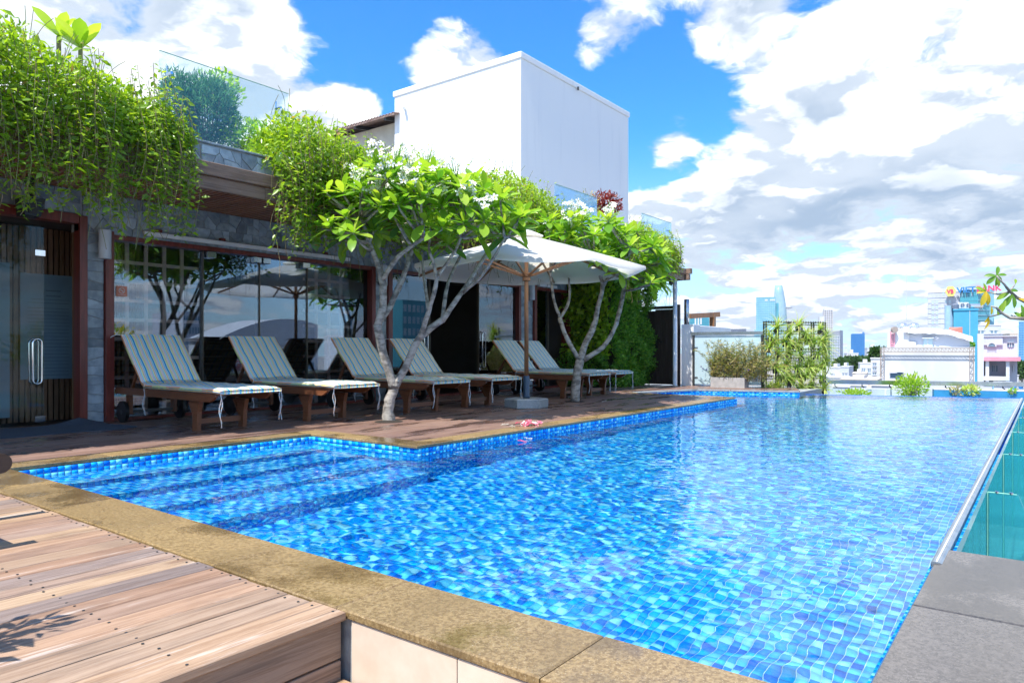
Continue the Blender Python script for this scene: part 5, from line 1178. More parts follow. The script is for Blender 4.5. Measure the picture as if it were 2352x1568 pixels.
M['tarp'] = pm('pale_grey_tarpaulin', (.62,.64,.64), (.52,.55,.56), .8, .7); M['truss'] = pm('rusty_truss', (.30,.25,.22), None, 2, .7); M['cyel'] = pm('sign_yellow', (.85,.65,.18), None, 1, .5); M['cred'] = pm('sign_red', (.80,.05,.16), None, 1, .5); M['cblu'] = pm('sign_blue', (.02,.20,.52), None, 1, .5)
gme = npmesh('city_ground', np.array([(-1400, -2400, -28.), (5000, -2400, -28.), (5000, 5000, -28.), (-1400, 5000, -28.)]), np.array([[0, 1, 2, 3]])); struct(link_mesh('city_ground', gme, M['cstreet']))
def lthing(name, label, cat, group=None):
    t = thing(name, (0, 0, 0), label, cat, group); return t
def place(t, x, d, ang=0, base=-28):
    p = pd(x, HY, d); t.location = (p.x, p.y, base); th = math.atan((x-CX)/F); t.rotation_euler = (0, 0, -YAW-th+R(ang)); t.scale = (math.cos(th), 1, 1); return t
ZB = 28.0    # local zero is the city ground
def zof(y, d): return CAMZ+(HY-y)/F*d+ZB
def wgrid(t, x0, x1, z0, z1, nx, nz, wf, hf, mat, y=0, frame=None, name='window'):
    w, h = (x1-x0)/nx, (z1-z0)/nz; m = MB(); m.box(-w*wf/2, w*wf/2, -.06, .05, -h*hf/2, h*hf/2); me = m.mesh(name); me.materials.append(M[mat])
    fm = None
    if frame:
        m = MB(); e = min(w*(1-wf), h*(1-hf))*.25+.02
        m.box(-w*wf/2-e, w*wf/2+e, -.16, .04, -h*hf/2-e*1.5, -h*hf/2); m.box(-w*wf/2-e, w*wf/2+e, -.12, .04, h*hf/2, h*hf/2+e); m.box(-e*.4, e*.4, -.09, .03, -h*hf/2, h*hf/2); fm = m.mesh('frame'); fm.materials.append(M[frame])
    for i in range(nx):
        for j in range(nz):
            o = link_mesh(name, me, None, t); o.location = (x0+w*(i+.5), y, z0+h*(j+.5))
            if fm is not None: link_mesh('window_frame', fm, None, o)
def bands(t, x0, x1, z0, z1, n, mat, dep, th=.25, y=0, nv=0, name='floor_bands'):
    m = MB()
    for k in range(n+1):
        z = z0+(z1-z0)*k/n; m.box(x0-.12, x1+.12, y-.14, y+dep+.12, z-th/2, z+th/2)
    for k in range(nv+1):
        x = x0+(x1-x0)*k/max(1, nv); m.box(x-th*.3, x+th*.3, y-.16, y, z0, z1)
    if nv:
        for s in (x0, x1):
            for k in range(1, nv): yy = y+dep*k/nv; m.box(s-.16, s+.16, yy-th*.3, yy+th*.3, z0, z1)
    o = m.build(name, M[mat], t); o['kind'] = 'stuff'
def block(label, x0, x1, yt, d, dep, mat, ang=0, cat='building', name='city_building', roof=True):
    w = (x1-x0)/F*d; t = lthing(name, label, cat); z1 = zof(yt, d); m = MB(); m.box(-w/2, w/2, 0, dep, 0, z1); m.build('wall', M[mat], t)
    if roof:
        m = MB(); m.box(-w/2-.1, w/2+.1, -.1, dep+.1, z1, z1+d*.0012); m.build('parapet', M['cw' if mat in ('cw', 'cg') else mat], t)
    place(t, (x0+x1)/2, d, ang); return t, w, z1
# tall tapering tower with a side disc
d = 2300.; t = lthing('skyscraper', 'pale tapering glass skyscraper with a round helipad on its side', 'skyscraper'); w = 34/F*d; zt = zof(655, d)
m = MB(); N = 20; prof = [(0, 1.0), (.25, 1.0), (.45, .98), (.6, .93), (.75, .83), (.88, .68), (1.0, .50)]
vs = []; fs = []
for i, (s, k) in enumerate(prof):
    for q in range(N): a = 2*math.pi*q/N; vs.append((k*w/2*math.cos(a)-(1-k)*w*.22, w*.4*k*math.sin(a), zt*s))
for i in range(len(prof)-1):
    for q in range(N): fs.append((i*N+q, i*N+(q+1) % N, (i+1)*N+(q+1) % N, (i+1)*N+q))
fs.append(tuple((len(prof)-1)*N+q for q in range(N))); m.add(vs, fs); m.build('shaft', M['cpale'], t, True)
m = MB()
for j in range(52):
    s = .22+.78*j/52; k = float(np.interp(s, *zip(*prof)))*1.012; m.lathe((-(1-k)*w*.22, 0, zt*s), [(k*w*.5, 0), (k*w*.5, .9)], 18)
for i, v in enumerate(m.v): m.v[i] = (v[0], v[1]*.8, v[2])
o = m.build('floor_bands', M['cw'], t); o['kind'] = 'stuff'
m = MB(); m.lathe((w*.58, 0, zof(709, d)), [(w*.12, 0), (w*.26, 3), (w*.26, 5)], 18); m.build('helipad', M['cg'], t); place(t, 1792, d)
t, w, z1 = block('teal glass high rise standing in front of the tapering skyscraper', 1737, 1781, 684, 1750., 40, 'cpale'); bands(t, -w/2, w/2, zof(860, 1750), z1, 34, 'cteal', 40, .9, nv=10)
m = MB(); m.box(w/2, w/2+8, 6, 40, 0, zof(696, 1750)); m.build('side_wing', M['cteal'], t); m = MB(); m.box(-w/2-5, w/2+3, -6, 30, 0, zof(757, 1750)); m.build('podium', M['cpale'], t); m = MB(); m.box(-w/2-12, -w/2-2, -8, 20, 0, zof(783, 1750)); m.build('lower_wing', M['cteal'], t)
for k, (a, b_) in enumerate(((-.05, .10), (.22, .48))):
    m = MB(); m.box(a*w, b_*w, -.6, -.2, zof(691, 1750), zof(687.5, 1750)); m.build('roof_sign', M['cw'], t)
t, w, z1 = block('dark office block seen over the frosted fence', 1678, 1714, 757, 900., 22, 'cdark'); bands(t, -w/2, w/2, zof(800, 900), zof(762, 900), 10, 'cg', 22, .7, nv=9)
t, w, z1 = block('teal glass block behind the small timber frame', 1586, 1629, 722, 620., 18, 'cteal', ang=8)
for k, a in enumerate((-.28, -.12, .02)):
    m = MB(); m.box(a*w, a*w+1.3, -.2, 0, zof(745, 620), zof(728, 620)); m.build('white_fin', M['cw'], t)
bands(t, -w/2, w/2, zof(750, 620), z1, 9, 'cteal', 18, .25, nv=10)
t, w, z1 = block('bare concrete tower under construction behind the plant rack', 1893, 1913, 712, 1300., 16, 'cg', ang=10); bands(t, -w/2, w/2, zof(800, 1300), z1, 22, 'cb', 16, .8, nv=3); wgrid(t, -w/2, w/2, zof(790, 1300), z1, 4, 20, .6, .6, 'cdark')
m = MB(); m.box(-w*1.1, -w/2, -4, 14, 0, zof(727, 1300)); m.build('lower_slab', M['cw'], t); m = MB(); m.box(-w*.45, 0, 2, 12, z1, zof(706, 1300)); m.build('lift_core', M['cw'], t)
t, w, z1 = block('white office with dark vertical window strips right of the plant rack', 1902, 1929, 760, 330., 14, 'cg', ang=-6)
wgrid(t, -w/2+.3, w/2-.1, zof(860, 330), zof(772, 330), 6, 1, .35, 1, 'cwin', name='window_strip'); wgrid(t, -w/2+.3, w/2, zof(771, 330), z1, 12, 1, .5, .9, 'cdark', name='roof_louvre')
bands(t, -w/2, w/2, zof(860, 330), zof(772, 330), 14, 'cg', 14, .25)
t, w, z1 = block('white stair side of the office with slot windows behind the rack', 1878, 1902, 757, 328., 12, 'cw'); wgrid(t, -w*.1, w*.4, zof(850, 328), zof(770, 328), 2, 9, .6, .22, 'cwin')
t, w, z1 = block('small white block with pale panes beside the blue glass box', 1932, 1946, 790, 480., 12, 'cw'); wgrid(t, -w*.3, w*.45, zof(830, 480), zof(795, 480), 2, 5, .8, .6, 'cwinl')
t, w, z1 = block('deep blue glass office box on the skyline', 1957, 1986, 768, 620., 16, 'cblue', ang=4); bands(t, -w/2, w/2, zof(830, 620), z1, 12, 'cblue', 16, .25, nv=8)
m = MB(); m.box(-w*.48, w*.4, 2, 3, z1, zof(765.3, 620)); m.build('roof_letters_board', M['cw'], t); m = MB(); m.lathe((w*.42, 2, z1+1), [(.9, 0), (.9, 1.2)], 10); m.build('roof_emblem', M['cblue'], t)
lowset = [(1902, 1932, 845, 170, 'cw', 'plain white house gable below the striped office'), (1930, 1950, 843, 165, 'cg', 'grey white house with a green tinted roof room'), (1945, 1972, 812, 420, 'cw', 'row of pale flats in front of the blue glass box'), (1958, 1990, 858, 150, 'cb', 'low beige rooftop terrace house'), (1975, 2005, 835, 210, 'cw', 'white flats left of the fire stair'), (1992, 2022, 800, 400, 'cw', 'distant white block with dark balcony bands'), (1905, 1960, 868, 120, 'cw', 'wide low white roof just over the handrail'), (1930, 2015, 872, 100, 'cb', 'flat beige roof just over the handrail'), (2290, 2340, 862, 130, 'cw', 'low white block behind the neoclassical house'), (2235, 2300, 748, 210, 'cg', 'glass fronted office top behind the neoclassical house')]
for (x0, x1, yt, d, mt, lb) in lowset:
    t, w, z1 = block(lb, x0, x1, yt, float(d), 9, mt, ang=rnd.uniform(-12, 12)); nf = max(2, int((900-yt)/F*d/3.2)); zb_ = max(1.0, z1-nf*3.0)
    wgrid(t, -w/2+.3, w/2-.3, zb_, z1-.6, max(2, int(w/3)), nf, .45, .45, 'cwin' if mt != 'cb' else 'cwinl', frame='cw')
    m = MB(); m.box(-w*.2, w*.1, 2, 6, z1, z1+d*.006); m.build('roof_room', M['cw'], t)
# fire stair block
d = 118.; t, w, z1 = block('white block with an outside zigzag fire stair', 2000, 2026, 824, d, 8, 'cw'); wgrid(t, -w*.40, w*.05, zof(895, d), z1-.5, 1, 6, .5, .5, 'cwin', frame='cg')
for k in range(6):
    z0 = zof(895, d)+k*(z1-zof(895, d))/6; z2 = z0+(z1-zof(895, d))/6; s = 1 if k % 2 else -1; m = MB(); m.bar((w*.62-s*.6, -1, z0), (w*.62+s*.6, -1, z2), 1.0, .14); m.build('stair_flight', M['truss'], t)
    m = MB(); m.box(w*.4, w*.95, -1.6, .0, z0-.08, z0); m.build('landing', M['cg'], t)
for x in (w*.40, w*.95):
    m = MB(); m.box(x-.06, x+.06, -1.6, -1.5, 0, z1); m.build('stair_post', M['truss'], t)
# big white blank wall with truss frame
d = 66.; w = (2236-2022)/F*d; t = lthing('billboard_wall', 'large blank white party wall framed by rusty lattice trusses', 'building'); z1 = zof(797, d)
m = MB(); m.box(-w/2, w/2, 0, 10, 0, z1); m.build('wall', pm('stained_party_wall', (.62,.63,.64), (.50,.52,.54), .35, .85, stretch=(1,1,.5)), t)
def truss(p, q, wd, n, parent):
    m = MB(); p = Vector(p); q = Vector(q); dv = (q-p).normalized(); s = dv.cross(Vector((0, 1, 0))).normalized()*wd
    m.bar(p, q, .06, .06, Vector((0, 1, 0))); m.bar(p+s, q+s, .06, .06, Vector((0, 1, 0)))
    for k in range(n):
        a = p+(q-p)*(k/n); b = p+(q-p)*((k+1)/n); m.bar(a, b+s, .035, .035, Vector((0, 1, 0))); m.bar(a, a+s, .035, .035, Vector((0, 1, 0)))
    m.build('truss', M['truss'], parent)
truss((-w/2, -.4, z1-.1), (w/2, -.4, z1-.1), -.35, 26, t); truss((-w/2-.1, -.4, 4), (-w/2-.1, -.4, z1), -.35, 44, t); truss((w/2-.5, -.4, 4), (w/2-.5, -.4, z1), -.35, 44, t)
m = MB(); m.box(w/2+.2, w/2+.75, -.5, .2, 0, z1+1.2); m.build('corner_pier', M['cw'], t)
for (x, y, ww_, hh) in ((2050, 868, .55, .45), (2064, 868, .65, .62)):
    m = MB(); xx = (x-2129)/F*d; zz = zof(y-5, d); m.box(xx-ww_/2, xx+ww_/2, -.02, .05, zz-hh/2, zz+hh/2); wn = m.build('window', M['cwin'], t); m = MB(); m.box(xx-ww_/2-.1, xx+ww_/2+.1, -.3, .03, zz+hh/2, zz+hh/2+.07); m.build('canopy', M['cg'], wn)
place(t, 2129, d)
d = 72.; w = (2233-2036)/F*d; t = lthing('rooftop_house', 'grey white rooftop room with tarpaulin roof edge above the blank wall', 'building'); zb_ = zof(797, 66.)+.0; X_ = lambda x: (x-2134)/F*d; Z_ = lambda y: zof(y, d)
m = MB(); m.box(X_(2036), X_(2088), 0, 6, 20, Z_(758)); m.build('wall', M['cw'], t); m = MB(); m.hexa([(X_(2088), .1, 20), (X_(2225), .1, 20), (X_(2225), 7, 20), (X_(2088), 7, 20), (X_(2088), .1, Z_(757)), (X_(2225), .1, Z_(774)), (X_(2225), 7, Z_(774)), (X_(2088), 7, Z_(757))]); m.build('side_wall', M['cg'], t)
vs = []; nx, ny = 30, 6
for i in range(nx+1):
    for j in range(ny+1):
        x = X_(2085)+(X_(2232)-X_(2085))*i/nx; zz = float(np.interp(2085+147*i/nx, [2085, 2150, 2180, 2232], [Z_(752), Z_(754), Z_(757), Z_(773)])); vs.append((x, -.5+1.4*j/ny, zz-.55*(1-j/ny)**1.5+.10*mnoise.noise(Vector((i*.45, j*.3, 0)))*(1-j/ny)))
m = MB(); m.add(vs, [(i*(ny+1)+j, (i+1)*(ny+1)+j, (i+1)*(ny+1)+j+1, i*(ny+1)+j+1) for i in range(nx) for j in range(ny)]); m.add([(a, b, c-.04) for a, b, c in vs], [(i*(ny+1)+j, i*(ny+1)+j+1, (i+1)*(ny+1)+j+1, (i+1)*(ny+1)+j) for i in range(nx) for j in range(ny)]); m.build('tarpaulin', M['tarp'], t, True)
m = MB(); m.hexa([(X_(2180), 3, Z_(758)), (X_(2212), 3, Z_(769)), (X_(2212), 7, Z_(769)), (X_(2180), 7, Z_(758)), (X_(2182), 3.2, Z_(750)), (X_(2212), 3.2, Z_(750)), (X_(2212), 6.8, Z_(752)), (X_(2182), 6.8, Z_(752))]); m.build('tin_roof', M['croof'], t)
m = MB(); m.box(X_(2121), X_(2142), -.02, .12, Z_(800), Z_(777)); wn = m.build('window', M['cwinl'], t); m = MB(); m.box(X_(2118), X_(2145), -.35, .1, Z_(777), Z_(775)); m.build('canopy', M['cw'], wn); m = MB(); m.box(X_(2131)-.04, X_(2131)+.04, -.05, 0, Z_(800), Z_(777)); m.build('mullion', M['cw'], wn)
m = MB(); m.tube([(X_(2145), -.2, Z_(776)), (X_(2150), -.3, Z_(774)), (X_(2155), -.3, Z_(777)), (X_(2150), -.2, Z_(780))], .06, 6); m.build('hose', M['cg'], t)
m = MB(); m.tube([(X_(2074), -.1, Z_(757)), (X_(2082), -.15, Z_(768)), (X_(2095), -.12, Z_(771)), (X_(2104), -.12, Z_(773))], .05, 6); m.tube([(X_(2088), -.1, Z_(757)), (X_(2095), -.12, Z_(764)), (X_(2118), -.1, Z_(767))], .05, 6); m.build('pipe', M['cw'], t)
for s in (2043, 2053):
    m = MB(); m.box(X_(s)-.04, X_(s)+.04, -.15, -.08, Z_(797), Z_(760)); m.build('ladder_rail', M['cpink'], t)
for k in range(9): m = MB(); zz = Z_(794-k*4); m.box(X_(2043), X_(2053), -.14, -.09, zz-.04, zz+.04); m.build('ladder_rung', M['cpink'], t)
m = MB(); m.box(X_(2086), X_(2103), -.05, .0, Z_(797), Z_(784)); m.build('door', M['cw'], t)
place(t, 2134, d)
for x, lb in ((2072.5, 'round stainless water tank on the rooftop room, next to the small fan'), (2098, 'round stainless water tank on the rooftop room, next to the tarpaulin')):
    p = pd(x, 751, 74.); m = MB(); r_ = 12.5/F*74; m.lathe(p, [(r_*.15, -r_*.8), (r_*.8, -r_*.6), (r_, -r_*.2), (r_, .25*r_), (r_*.8, .6*r_), (r_*.35, .8*r_), (r_*.1, .85*r_)], 20); tt = m.build('water_tank', M['ctank'], None, True); tag(tt, lb, 'tank', 'rooftop water tanks')
    m = MB(); m.box(p.x-.4, p.x+.4, p.y-.4, p.y+.4, p.z-r_*1.25, p.z-r_*.75); m.build('stand', M['truss'], tt)
p = pd(2056, 757, 73.); m = MB(); a = Vector(p); m.tube([a, a+FW*.3], .32, 14); tag(m.build('exhaust_fan', M['truss'], None, False), 'small round exhaust fan on the rooftop beside the tanks', 'fan')
p = pd(2083, 757, 73.); m = MB(); m.box(p.x-.4, p.x+.4, p.y-.3, p.y+.3, p.z-.3, p.z+.3); tag(m.build('ac_unit', M['cw']), 'boxy air conditioner on the rooftop between the tanks and tarpaulin', 'ac unit')
p = pd(2081.5, 757, 75.); m = MB(); m.tube([p-Vector((0, 0, 2)), p+Vector((0, 0, 6))], .035, 5); tag(m.build('antenna_mast', M['cg']), 'thin antenna mast rising over the water tanks', 'antenna')
# bank tower
d = 290.; w = (2283-2130)/F*d; X_ = lambda x: (x-2206)/F*d; Z_ = lambda y: zof(y, d)
t = lthing('bank_tower', 'grey panelled office tower with teal glass corner and rooftop lettering', 'building')
m = MB(); m.box(X_(2130), X_(2206), 0, 20, 0, Z_(670)); m.build('grey_wing', M['cg'], t); m = MB(); m.box(X_(2206), X_(2245), -1, 22, 0, Z_(668)); m.build('glass_front', M['cteal'], t)
m = MB(); m.hexa([(X_(2245), -1, 0), (X_(2272), 5, 0), (X_(2272), 22, 0), (X_(2245), 22, 0), (X_(2245), -1, Z_(668)), (X_(2272), 5, Z_(668)), (X_(2272), 22, Z_(668)), (X_(2245), 22, Z_(668))]); m.build('glass_side', M['cteal'], t)
m = MB(); m.box(X_(2272), X_(2283), 6, 22, 0, Z_(664)); m.build('far_wing', M['cpale'], t); m = MB(); m.box(X_(2163), X_(2262), 3, 18, Z_(670), Z_(659)); m.build('roof_storey', M['cg'], t)
for (a, b_) in ((2137, 2155), (2168, 2186)): wgrid(t, X_(a), X_(b_), Z_(770), Z_(686), 2, 7, .56, .62, 'cwinl', frame='cw')
wgrid(t, X_(2162), X_(2190), Z_(678), Z_(668), 3, 1, .5, .7, 'cwinl')
bands(t, X_(2206), X_(2245), Z_(780), Z_(668), 10, 'cteal', 1, .5, -1, 10); bands(t, X_(2130), X_(2206), Z_(790), Z_(670), 10, 'cg', .2, .05, 0, 8, 'panel_joints')
m = MB()
for k in range(11):
    z = Z_(780)+(Z_(668)-Z_(780))*k/10; m.bar((X_(2245), -1.1, z), (X_(2272), 4.9, z), .3, .4)
o = m.build('side_bands', M['cpale'], t); o['kind'] = 'stuff'
place(t, 2206, d)
def text3d(s, size, mat, parent, loc, name, ext=.02, offset=0.0, sx=1.0):
    cu = bpy.data.curves.new('lettering', 'FONT'); cu.body = s; cu.size = size; cu.extrude = ext; cu.offset = offset; cu.resolution_u = 3
    to = bpy.data.objects.new('lettering', cu); COL.objects.link(to); dg = bpy.context.evaluated_depsgraph_get(); me = bpy.data.meshes.new_from_object(to.evaluated_get(dg)); bpy.data.objects.remove(to); bpy.data.curves.remove(cu)
    me.transform(Matrix.Diagonal((sx, 1, 1, 1))); me.transform(Matrix.Rotation(R(90), 4, 'X')); me.materials.clear(); me.materials.append(M[mat]); o = link_mesh(name, me, None, parent); o.location = loc; return o, max(v.co.x for v in me.vertices)
sg = lthing('bank_sign', 'blue and red VIETBANK roof letters with a yellow hexagon emblem', 'sign'); hgt = 13/F*d/.73
o, w1 = text3d('VIET', hgt, 'cblu', sg, (0, 0, 0), 'blue_letters', .3, .09, 1.22); o2, w2 = text3d('BANK', hgt, 'cred', sg, (w1+.3, 0, 0), 'red_letters', .3, .09, 1.15)
m = MB(); m.lathe((0, 0, 0), [(2.35, -.2), (2.35, .2)], 6, 0); m.v = [(a-2.6, c, b+.9) for a, b, c in m.v]; m.build('emblem', M['cyel'], sg); text3d('VB', 2.3, 'cred', sg, (-4.1, -.35, .1), 'emblem_letters', .1, .06, 1.0)
for k in range(9): m = MB(); m.box(k*2.0, k*2.0+.15, .5, .7, -1.6, .3); m.build('support', M['cg'], sg)
p = pd(2198, 673, d-1.0); sg.location = p; th_ = math.atan((2206-CX)/F); sg.rotation_euler = (0, R(-2.0), -YAW-th_+R(3)); sg.scale = (math.cos(th_), 1, 1)
# blue rooftop block with equipment
d = 105.; t, w, z1 = block('plain blue painted block with rooftop machines in front of the bank', 2190, 2246, 709, d, 9, 'cbluew', roof=False); X_ = lambda x: (x-2218)/F*d
m = MB(); m.box(X_(2227), X_(2228), -.08, 0, 0, z1); m.build('pilaster', M['cw'], t); m = MB(); m.box(X_(2190)-.1, X_(2246)+.1, -.12, 0, z1-.25, z1); m.build('coping', M['cbluew'], t)
for x, lb in ((2206, 'white upright condenser on the blue block, nearer the round drum'), (2219, 'white upright condenser on the blue block, nearer the solar heater')):
    p = pd(x, 709, 107.); m = MB(); m.cbox(p.x-.45, p.x+.45, p.y-.35, p.y+.35, p.z, p.z+.95, .04); c_ = m.build('condenser', M['cw']); tag(c_, lb, 'ac unit', 'rooftop condensers')
    m = MB(); q = p+Vector((0, 0, .5))-FW*.5; m.tube([q-FW*.05, q], .3, 12); m.build('fan_grille', M['cdark'], c_)
p = pd(2194, 707, 107.); m = MB(); m.lathe(p, [(.5, -.1), (.5, .45), (.3, .65)], 12); tag(m.build('roof_drum', M['cdark']), 'dark round drum standing on the blue block', 'tank')
hs_ = thing('solar_heater', pd(2241, 709, 107.), 'solar water heater with a shiny horizontal drum on the blue block', 'heater'); p = pd(2241, 703, 107.); m = MB(); m.tube([p-RT*.95, p+RT*.95], .34, 14); m.build('drum', M['ctank'], hs_, False)
for k in range(8): m = MB(); q = p+RT*(-.8+k*.23); m.bar(q-Vector((0, 0, .3)), q-FW*.5-Vector((0, 0, .75)), .06, .06); m.build('tube', M['cdark'], hs_)
p = pd(2180, 735, 108.); m = MB(); r_ = 9/F*108; m.tube([p-Vector((0, 0, 8)), p+Vector((0, 0, 2.2))], r_, 16); tag(m.build('water_cylinder', pm('pale_blue_cylinder', (.34,.52,.66), None, .5, .4), None, False), 'tall pale blue cylinder beside the blue block', 'tank')
# neoclassical grey house
d = 92.; X_ = lambda x: (x-2290)/F*d; Z_ = lambda y: zof(y, d)
t = lthing('neoclassical_house', 'lilac grey neoclassical house with arched window and pink balcony band', 'building'); m = MB(); m.box(X_(2246), X_(2336), 0, 9, 0, Z_(773)); m.build('wall', M['cg'], t)
m = MB(); m.box(X_(2257), X_(2303), -.3, 6, Z_(792), Z_(767)); m.build('centre_bay', M['cg'], t)
for (a, b_, y) in ((2245, 2337, 773), (2256, 2304, 767)): m = MB(); m.box(X_(a), X_(b_), -.45, 6.2, Z_(y), Z_(y-1.8)); m.build('cornice', M['cw'], t)
m = MB(); cx_, cz_ = X_(2278), Z_(796); r_ = 11/F*d
for (ra_, rb2, yy, mt, nm) in ((0, r_*.72, -.36, 'cwin', 'arched_window'), (r_*.74, r_, -.42, 'cw', 'arch_trim')):
    m = MB(); N = 16
    for k in range(N):
        a0, a1 = math.pi*k/N, math.pi*(k+1)/N; pts = [(cx_+r*math.cos(a), z) for (r, a) in ((ra_, a0), (rb2, a0), (rb2, a1), (ra_, a1)) for z in (cz_+r*math.sin(a),)]
        m.hexa([Vector((x, y_, z)) for y_ in (yy, yy+.15) for x, z in pts])
    m.build(nm, M[mt], t)
m = MB(); m.box(X_(2246), X_(2342), -3.0, .05, Z_(828), Z_(819.5)); m.build('pink_band', M['cpink'], t)
m = MB(); m.box(X_(2246), X_(2338), -2.9, -2.8, Z_(805.5), Z_(804.5)); rl = m.build('balcony_rail', M['cw'], t)
for k in range(26): m = MB(); x = X_(2247+k*3.5); m.box(x-.03, x+.03, -2.9, -2.82, Z_(819), Z_(805)); m.build('baluster', M['cw'], rl)
for x in (2249, 2268, 2314): m = MB(); m.box(X_(x-4), X_(x+4), -2.6, .05, 0, Z_(828)); m.build('column', M['cw'], t)
m = MB(); m.box(X_(2253), X_(2318), -2.7, 0, Z_(872), Z_(863)); m.build('lower_beam', M['cw'], t)
for (x, y, w2, h2) in ((2321, 792, 14, 10), (2285, 846, 12, 14), (2248, 792, 6, 12), (2328, 846, 5, 14), (2285, 877, 12, 6)):
    m = MB(); m.box(X_(x-w2/2), X_(x+w2/2), -.1, .03, Z_(y+h2/2), Z_(y-h2/2)); wn = m.build('window', M['cwin'], t)
    for f in (.33, .67): m = MB(); xx = X_(x-w2/2+w2*f); m.box(xx-.05, xx+.05, -.16, -.1, Z_(y+h2/2), Z_(y-h2/2)); m.build('mullion', M['cw'], wn)
    m = MB(); m.box(X_(x-w2/2-1), X_(x+w2/2+1), -.3, 0, Z_(y-h2/2), Z_(y-h2/2-1)); m.build('lintel', M['cw'], wn)
m = MB(); m.hexa([(X_(2243), -7, Z_(889)), (X_(2318), -7, Z_(893)), (X_(2318), -3, Z_(887)), (X_(2243), -3, Z_(879)), (X_(2243), -7, Z_(888)), (X_(2318), -7, Z_(892)), (X_(2318), -3, Z_(886)), (X_(2243), -3, Z_(878))]); m.build('blue_awning', M['cbluew'], t)
place(t, 2290, d)
d = 380.; t, w, z1 = block('beige high rise with dense small windows at the right edge', 2319, 2338, 767, d, 14, 'cb', ang=14); wgrid(t, -w/2+.2, w/2-.2, zof(850, d), z1-.5, 5, 18, .45, .5, 'cwin')
t, w, z1 = block('slim dark blue tower beyond the beige high rise', 2340, 2362, 740, 700., 14, 'cblue'); bands(t, -w/2, w/2, zof(850, 700), z1, 20, 'cpale', 14, .5, nv=4)
cr = lthing('tower_crane', 'orange tower crane mast beside the beige high rise', 'crane'); m = MB(); m.box(-.8, .8, -.8, .8, 0, zof(840, 300)); m.build('mast', M['cyel'], cr); m = MB(); m.bar((0, 0, zof(840, 300)), (3, 0, zof(832, 300)), .6, .6); m.build('jib', M['cyel'], cr); place(cr, 2331, 300)
# round blue sign, partly behind the pool edge
rs_ = lthing('round_sign', 'round blue sign with white arched lettering beyond the infinity edge', 'sign'); d = 44.; m = MB(); rr = 23/F*d
m.tube([(0, 0, 0), (0, -.1, 0)], rr, 32); m.build('disc', M['cblu'], rs_); m = MB(); m.tube([(0, -.1, 0), (0, -.13, 0)], rr*.52, 28); m.build('inner_disc', M['cw'], rs_)
for k, ch in enumerate('ĐẠI THÀNH'):
    if ch == ' ': continue
    a = R(150-k*17); o, _ = text3d(ch, rr*.46, 'cw', rs_, (0, 0, 0), 'letter', .01, .01); o.rotation_euler = (0, -(a-R(90)), 0); o.location = (rr*.60*math.cos(a)-rr*.1*math.sin(a), -.13, rr*.60*math.sin(a)+rr*.1*math.cos(a)-rr*.05)
m = MB(); m.bar((0, .1, -6), (0, .1, 0), .12, .12); m.build('pole', M['cg'], rs_); p = pd(2344, 905, d); rs_.location = p; rs_.rotation_euler = (0, 0, -YAW)
# distant trees
def trees(label, x0, x1, y0, d, n, seed):
    g = np.random.default_rng(seed); c = pd((x0+x1)/2, HY, d); t = thing('tree_belt', (c.x, c.y, -28), label, 'trees'); t['kind'] = 'stuff'; P_ = []; lines = []
    nt = max(4, int((x1-x0)/9))
    for k in range(nt):
        x = x0+(x1-x0)*(k+.5)/nt; p = pd(x, y0+g.uniform(0, 8), d+g.uniform(-d*.06, d*.06)); r_ = (x1-x0)/nt/F*d*.75; q = norm(g.normal(0, 1, (n//nt, 3)))*g.uniform(.5, 1, (n//nt, 1)); q[:, 2] = q[:, 2]*.9; P_.append(np.array(p)-np.array((0, 0, r_))+q*r_); lines.append([Vector((p.x, p.y, -28)), Vector((p.x, p.y, p.z-r_))])
        P_.append(np.array(p)-np.array((0, 0, r_*2.2))+q*r_*1.2)
    P_ = np.concatenate(P_); m_ = len(P_); D_ = g.normal(0, 1, (m_, 3)); cloud_obj('foliage', M['cityleaf'], t, P_, D_, g.normal(0, 1, (m_, 3))+np.array((0, 0, 1)), g.uniform(.006, .011, m_)*d, .6, g.random(m_)); stemtubes('trunks', lines, d*.0015, t, 'bark', 5)
trees('dark green park trees below the blue glass office', 1925, 2000, 824, 300., 5200, 31); trees('green trees between the grey house and the beige high rise', 2325, 2370, 836, 220., 2600, 32); trees('bushy rooftop greenery beside the rooftop room', 2008, 2034, 800, 130., 900, 33)
bush('rooftop_bush', 'small round green bush on the wall top beside the blue block', tuple(pd(2226, 793, 84.)), .5, .5, .45, 500, 'hedge', (.15, .3), .5, seed=50)
# small street-level roofs between the handrail and the pool edge
for k in range(9):
    x = 1905+k*48+rnd.uniform(-8, 8); d = rnd.uniform(55, 90); t, w, z1 = block(['flat white roof', 'grey tin roof', 'pinkish roof terrace', 'pale blue roof', 'beige roof', 'white parapet roof', 'grey white roof', 'cream roof', 'blue grey roof'][k]+' low below the handrail '+['beside the rack', 'left of the bush', 'under the fire stair', 'by the big bush', 'under the blank wall', 'under the blank wall middle', 'under the truss corner', 'by the kerb sprigs', 'near the round sign'][k], x, x+rnd.uniform(30, 46), 884+rnd.uniform(0, 6), d, 7, rnd.choice(('cw', 'cg', 'cb')))
    wgrid(t, -w/2+.2, w/2-.2, z1-3, z1-.4, 3, 1, .4, .5, 'cwin', frame='cw')
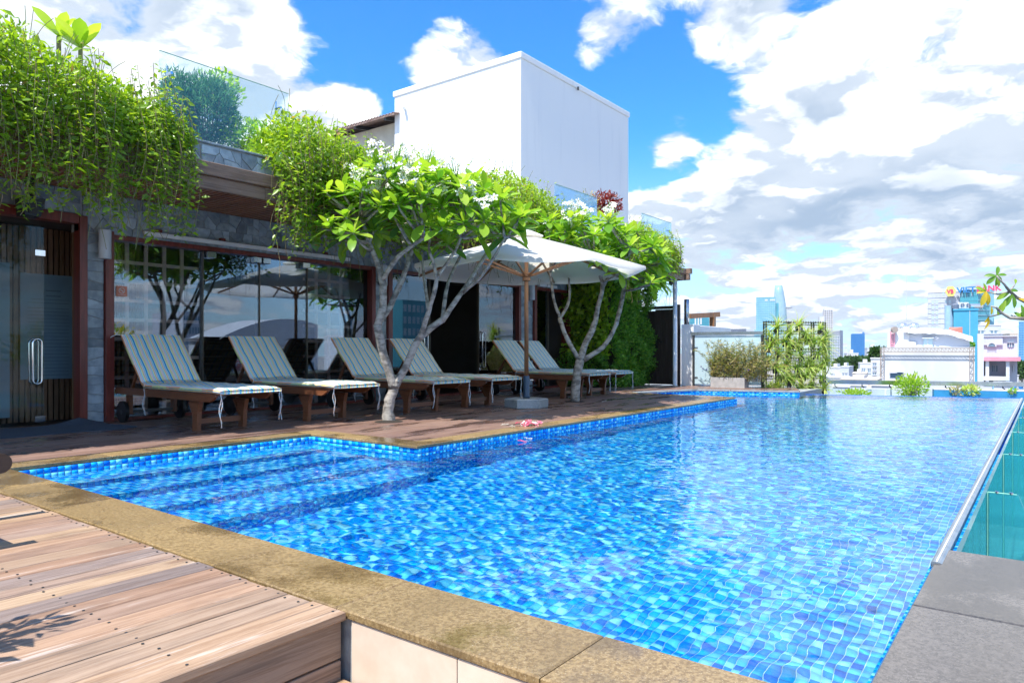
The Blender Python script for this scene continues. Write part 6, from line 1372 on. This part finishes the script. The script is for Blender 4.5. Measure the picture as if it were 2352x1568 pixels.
# ---------------------------------------------------------------- across the street: what the pavilion glass mirrors
def mirror_block(label, x0, x1, yt, V, dep, mat, win=None):
    # a block at V = -V whose mirror image in the glass (plane V = 8.93) stands between pixel columns x0 and x1
    a, b_ = pv(x0, HY, 17.86+V), pv(x1, HY, 17.86+V); z1 = CAMZ+(HY-yt)/F*((17.86+V)/ray((x0+x1)/2, HY).y); t = thing('street_building', ((a.x+b_.x)/2, -V, -28), label, 'building'); m = MB(); m.box(a.x, b_.x, -V-dep, -V, -28, z1); m.build('wall', M[mat], t)
    if win:
        nx, nz, wm = win; w = (b_.x-a.x)/nx; h = 3.2; wd = MB(); wd.box(-w*.3, w*.3, -.05, .08, -h*.3, h*.3); me = wd.mesh('window'); me.materials.append(M[wm])
        for i in range(nx):
            for j in range(nz): o = link_mesh('window', me, None, t); o.location = (a.x+w*(i+.5)-ORG[t.name].x, 0, z1-h*(j+.7)+28)
    return t, a.x, b_.x, z1
t, xa, xb, z1 = mirror_block('white hall with a curved roof across the street behind the pool', 505, 730, 792, 26, 4, 'cw', (4, 2, 'cwin'))
m = MB(); pr = [(xa+(xb-xa)*s, z1+1.9*math.sin(math.pi*min(1, .08+s*.62))) for s in np.linspace(0, 1, 16)]; m.add([(x, y, z) for y in (-26, -30) for x, z in pr]+[(x, y, z1-.05) for y in (-26, -30) for x, z in (pr[0], pr[-1])], [(k, k+1, 16+k+1, 16+k) for k in range(15)]+[tuple(list(range(16))+[33, 32]), tuple([34, 35]+list(range(31, 15, -1)))]); m.build('curved_roof', M['cw'], t)
mirror_block('grey high rise with banded windows across the street', 420, 466, 716, 180, 18, 'cg', (7, 12, 'cwin')); mirror_block('white apartment block across the street behind the grey one', 380, 425, 775, 150, 18, 'cw', (6, 6, 'cwin'))
mirror_block('teal glass block across the street', 925, 985, 690, 120, 14, 'cteal', (6, 12, 'cwinl')); mirror_block('grey flats with many windows across the street', 880, 925, 735, 140, 14, 'cg', (7, 12, 'cw')); mirror_block('small white office far across the street', 805, 850, 770, 170, 14, 'cw', (6, 7, 'cwin'))
bush('street_tree', 'yellow green garden tree across the terrace reflected in the lattice window', (9.0, -5.2, .9), 1.9, 1.0, .9, 2600, 'yleaf', (.10, .2), .4, seed=60, cat='tree')
bush('street_tree', 'red flowering bush across the terrace reflected in the glass', (17.5, -9, .35), 1.8, 1.0, .7, 900, 'redleaf', (.08, .16), .4, seed=61, cat='tree')
# ---------------------------------------------------------------- haze over the city
def haze(density):
    m = bpy.data.materials.new('city_haze'); m.use_nodes = True; t = NT(m.node_tree); t.n.clear(); out = t.node('ShaderNodeOutputMaterial'); v = t.node('ShaderNodeVolumePrincipled')
    v.inputs['Color'].default_value = (.86, .93, 1, 1); v.inputs['Density'].default_value = density; v.inputs['Anisotropy'].default_value = .3; t.l.new(v.outputs[0], out.inputs['Volume'])
    b = MB(); b.box(-1500, 5100, -2500, 5100, -29, 240); o = b.build('haze', m); o['kind'] = 'stuff'
haze(.00008)
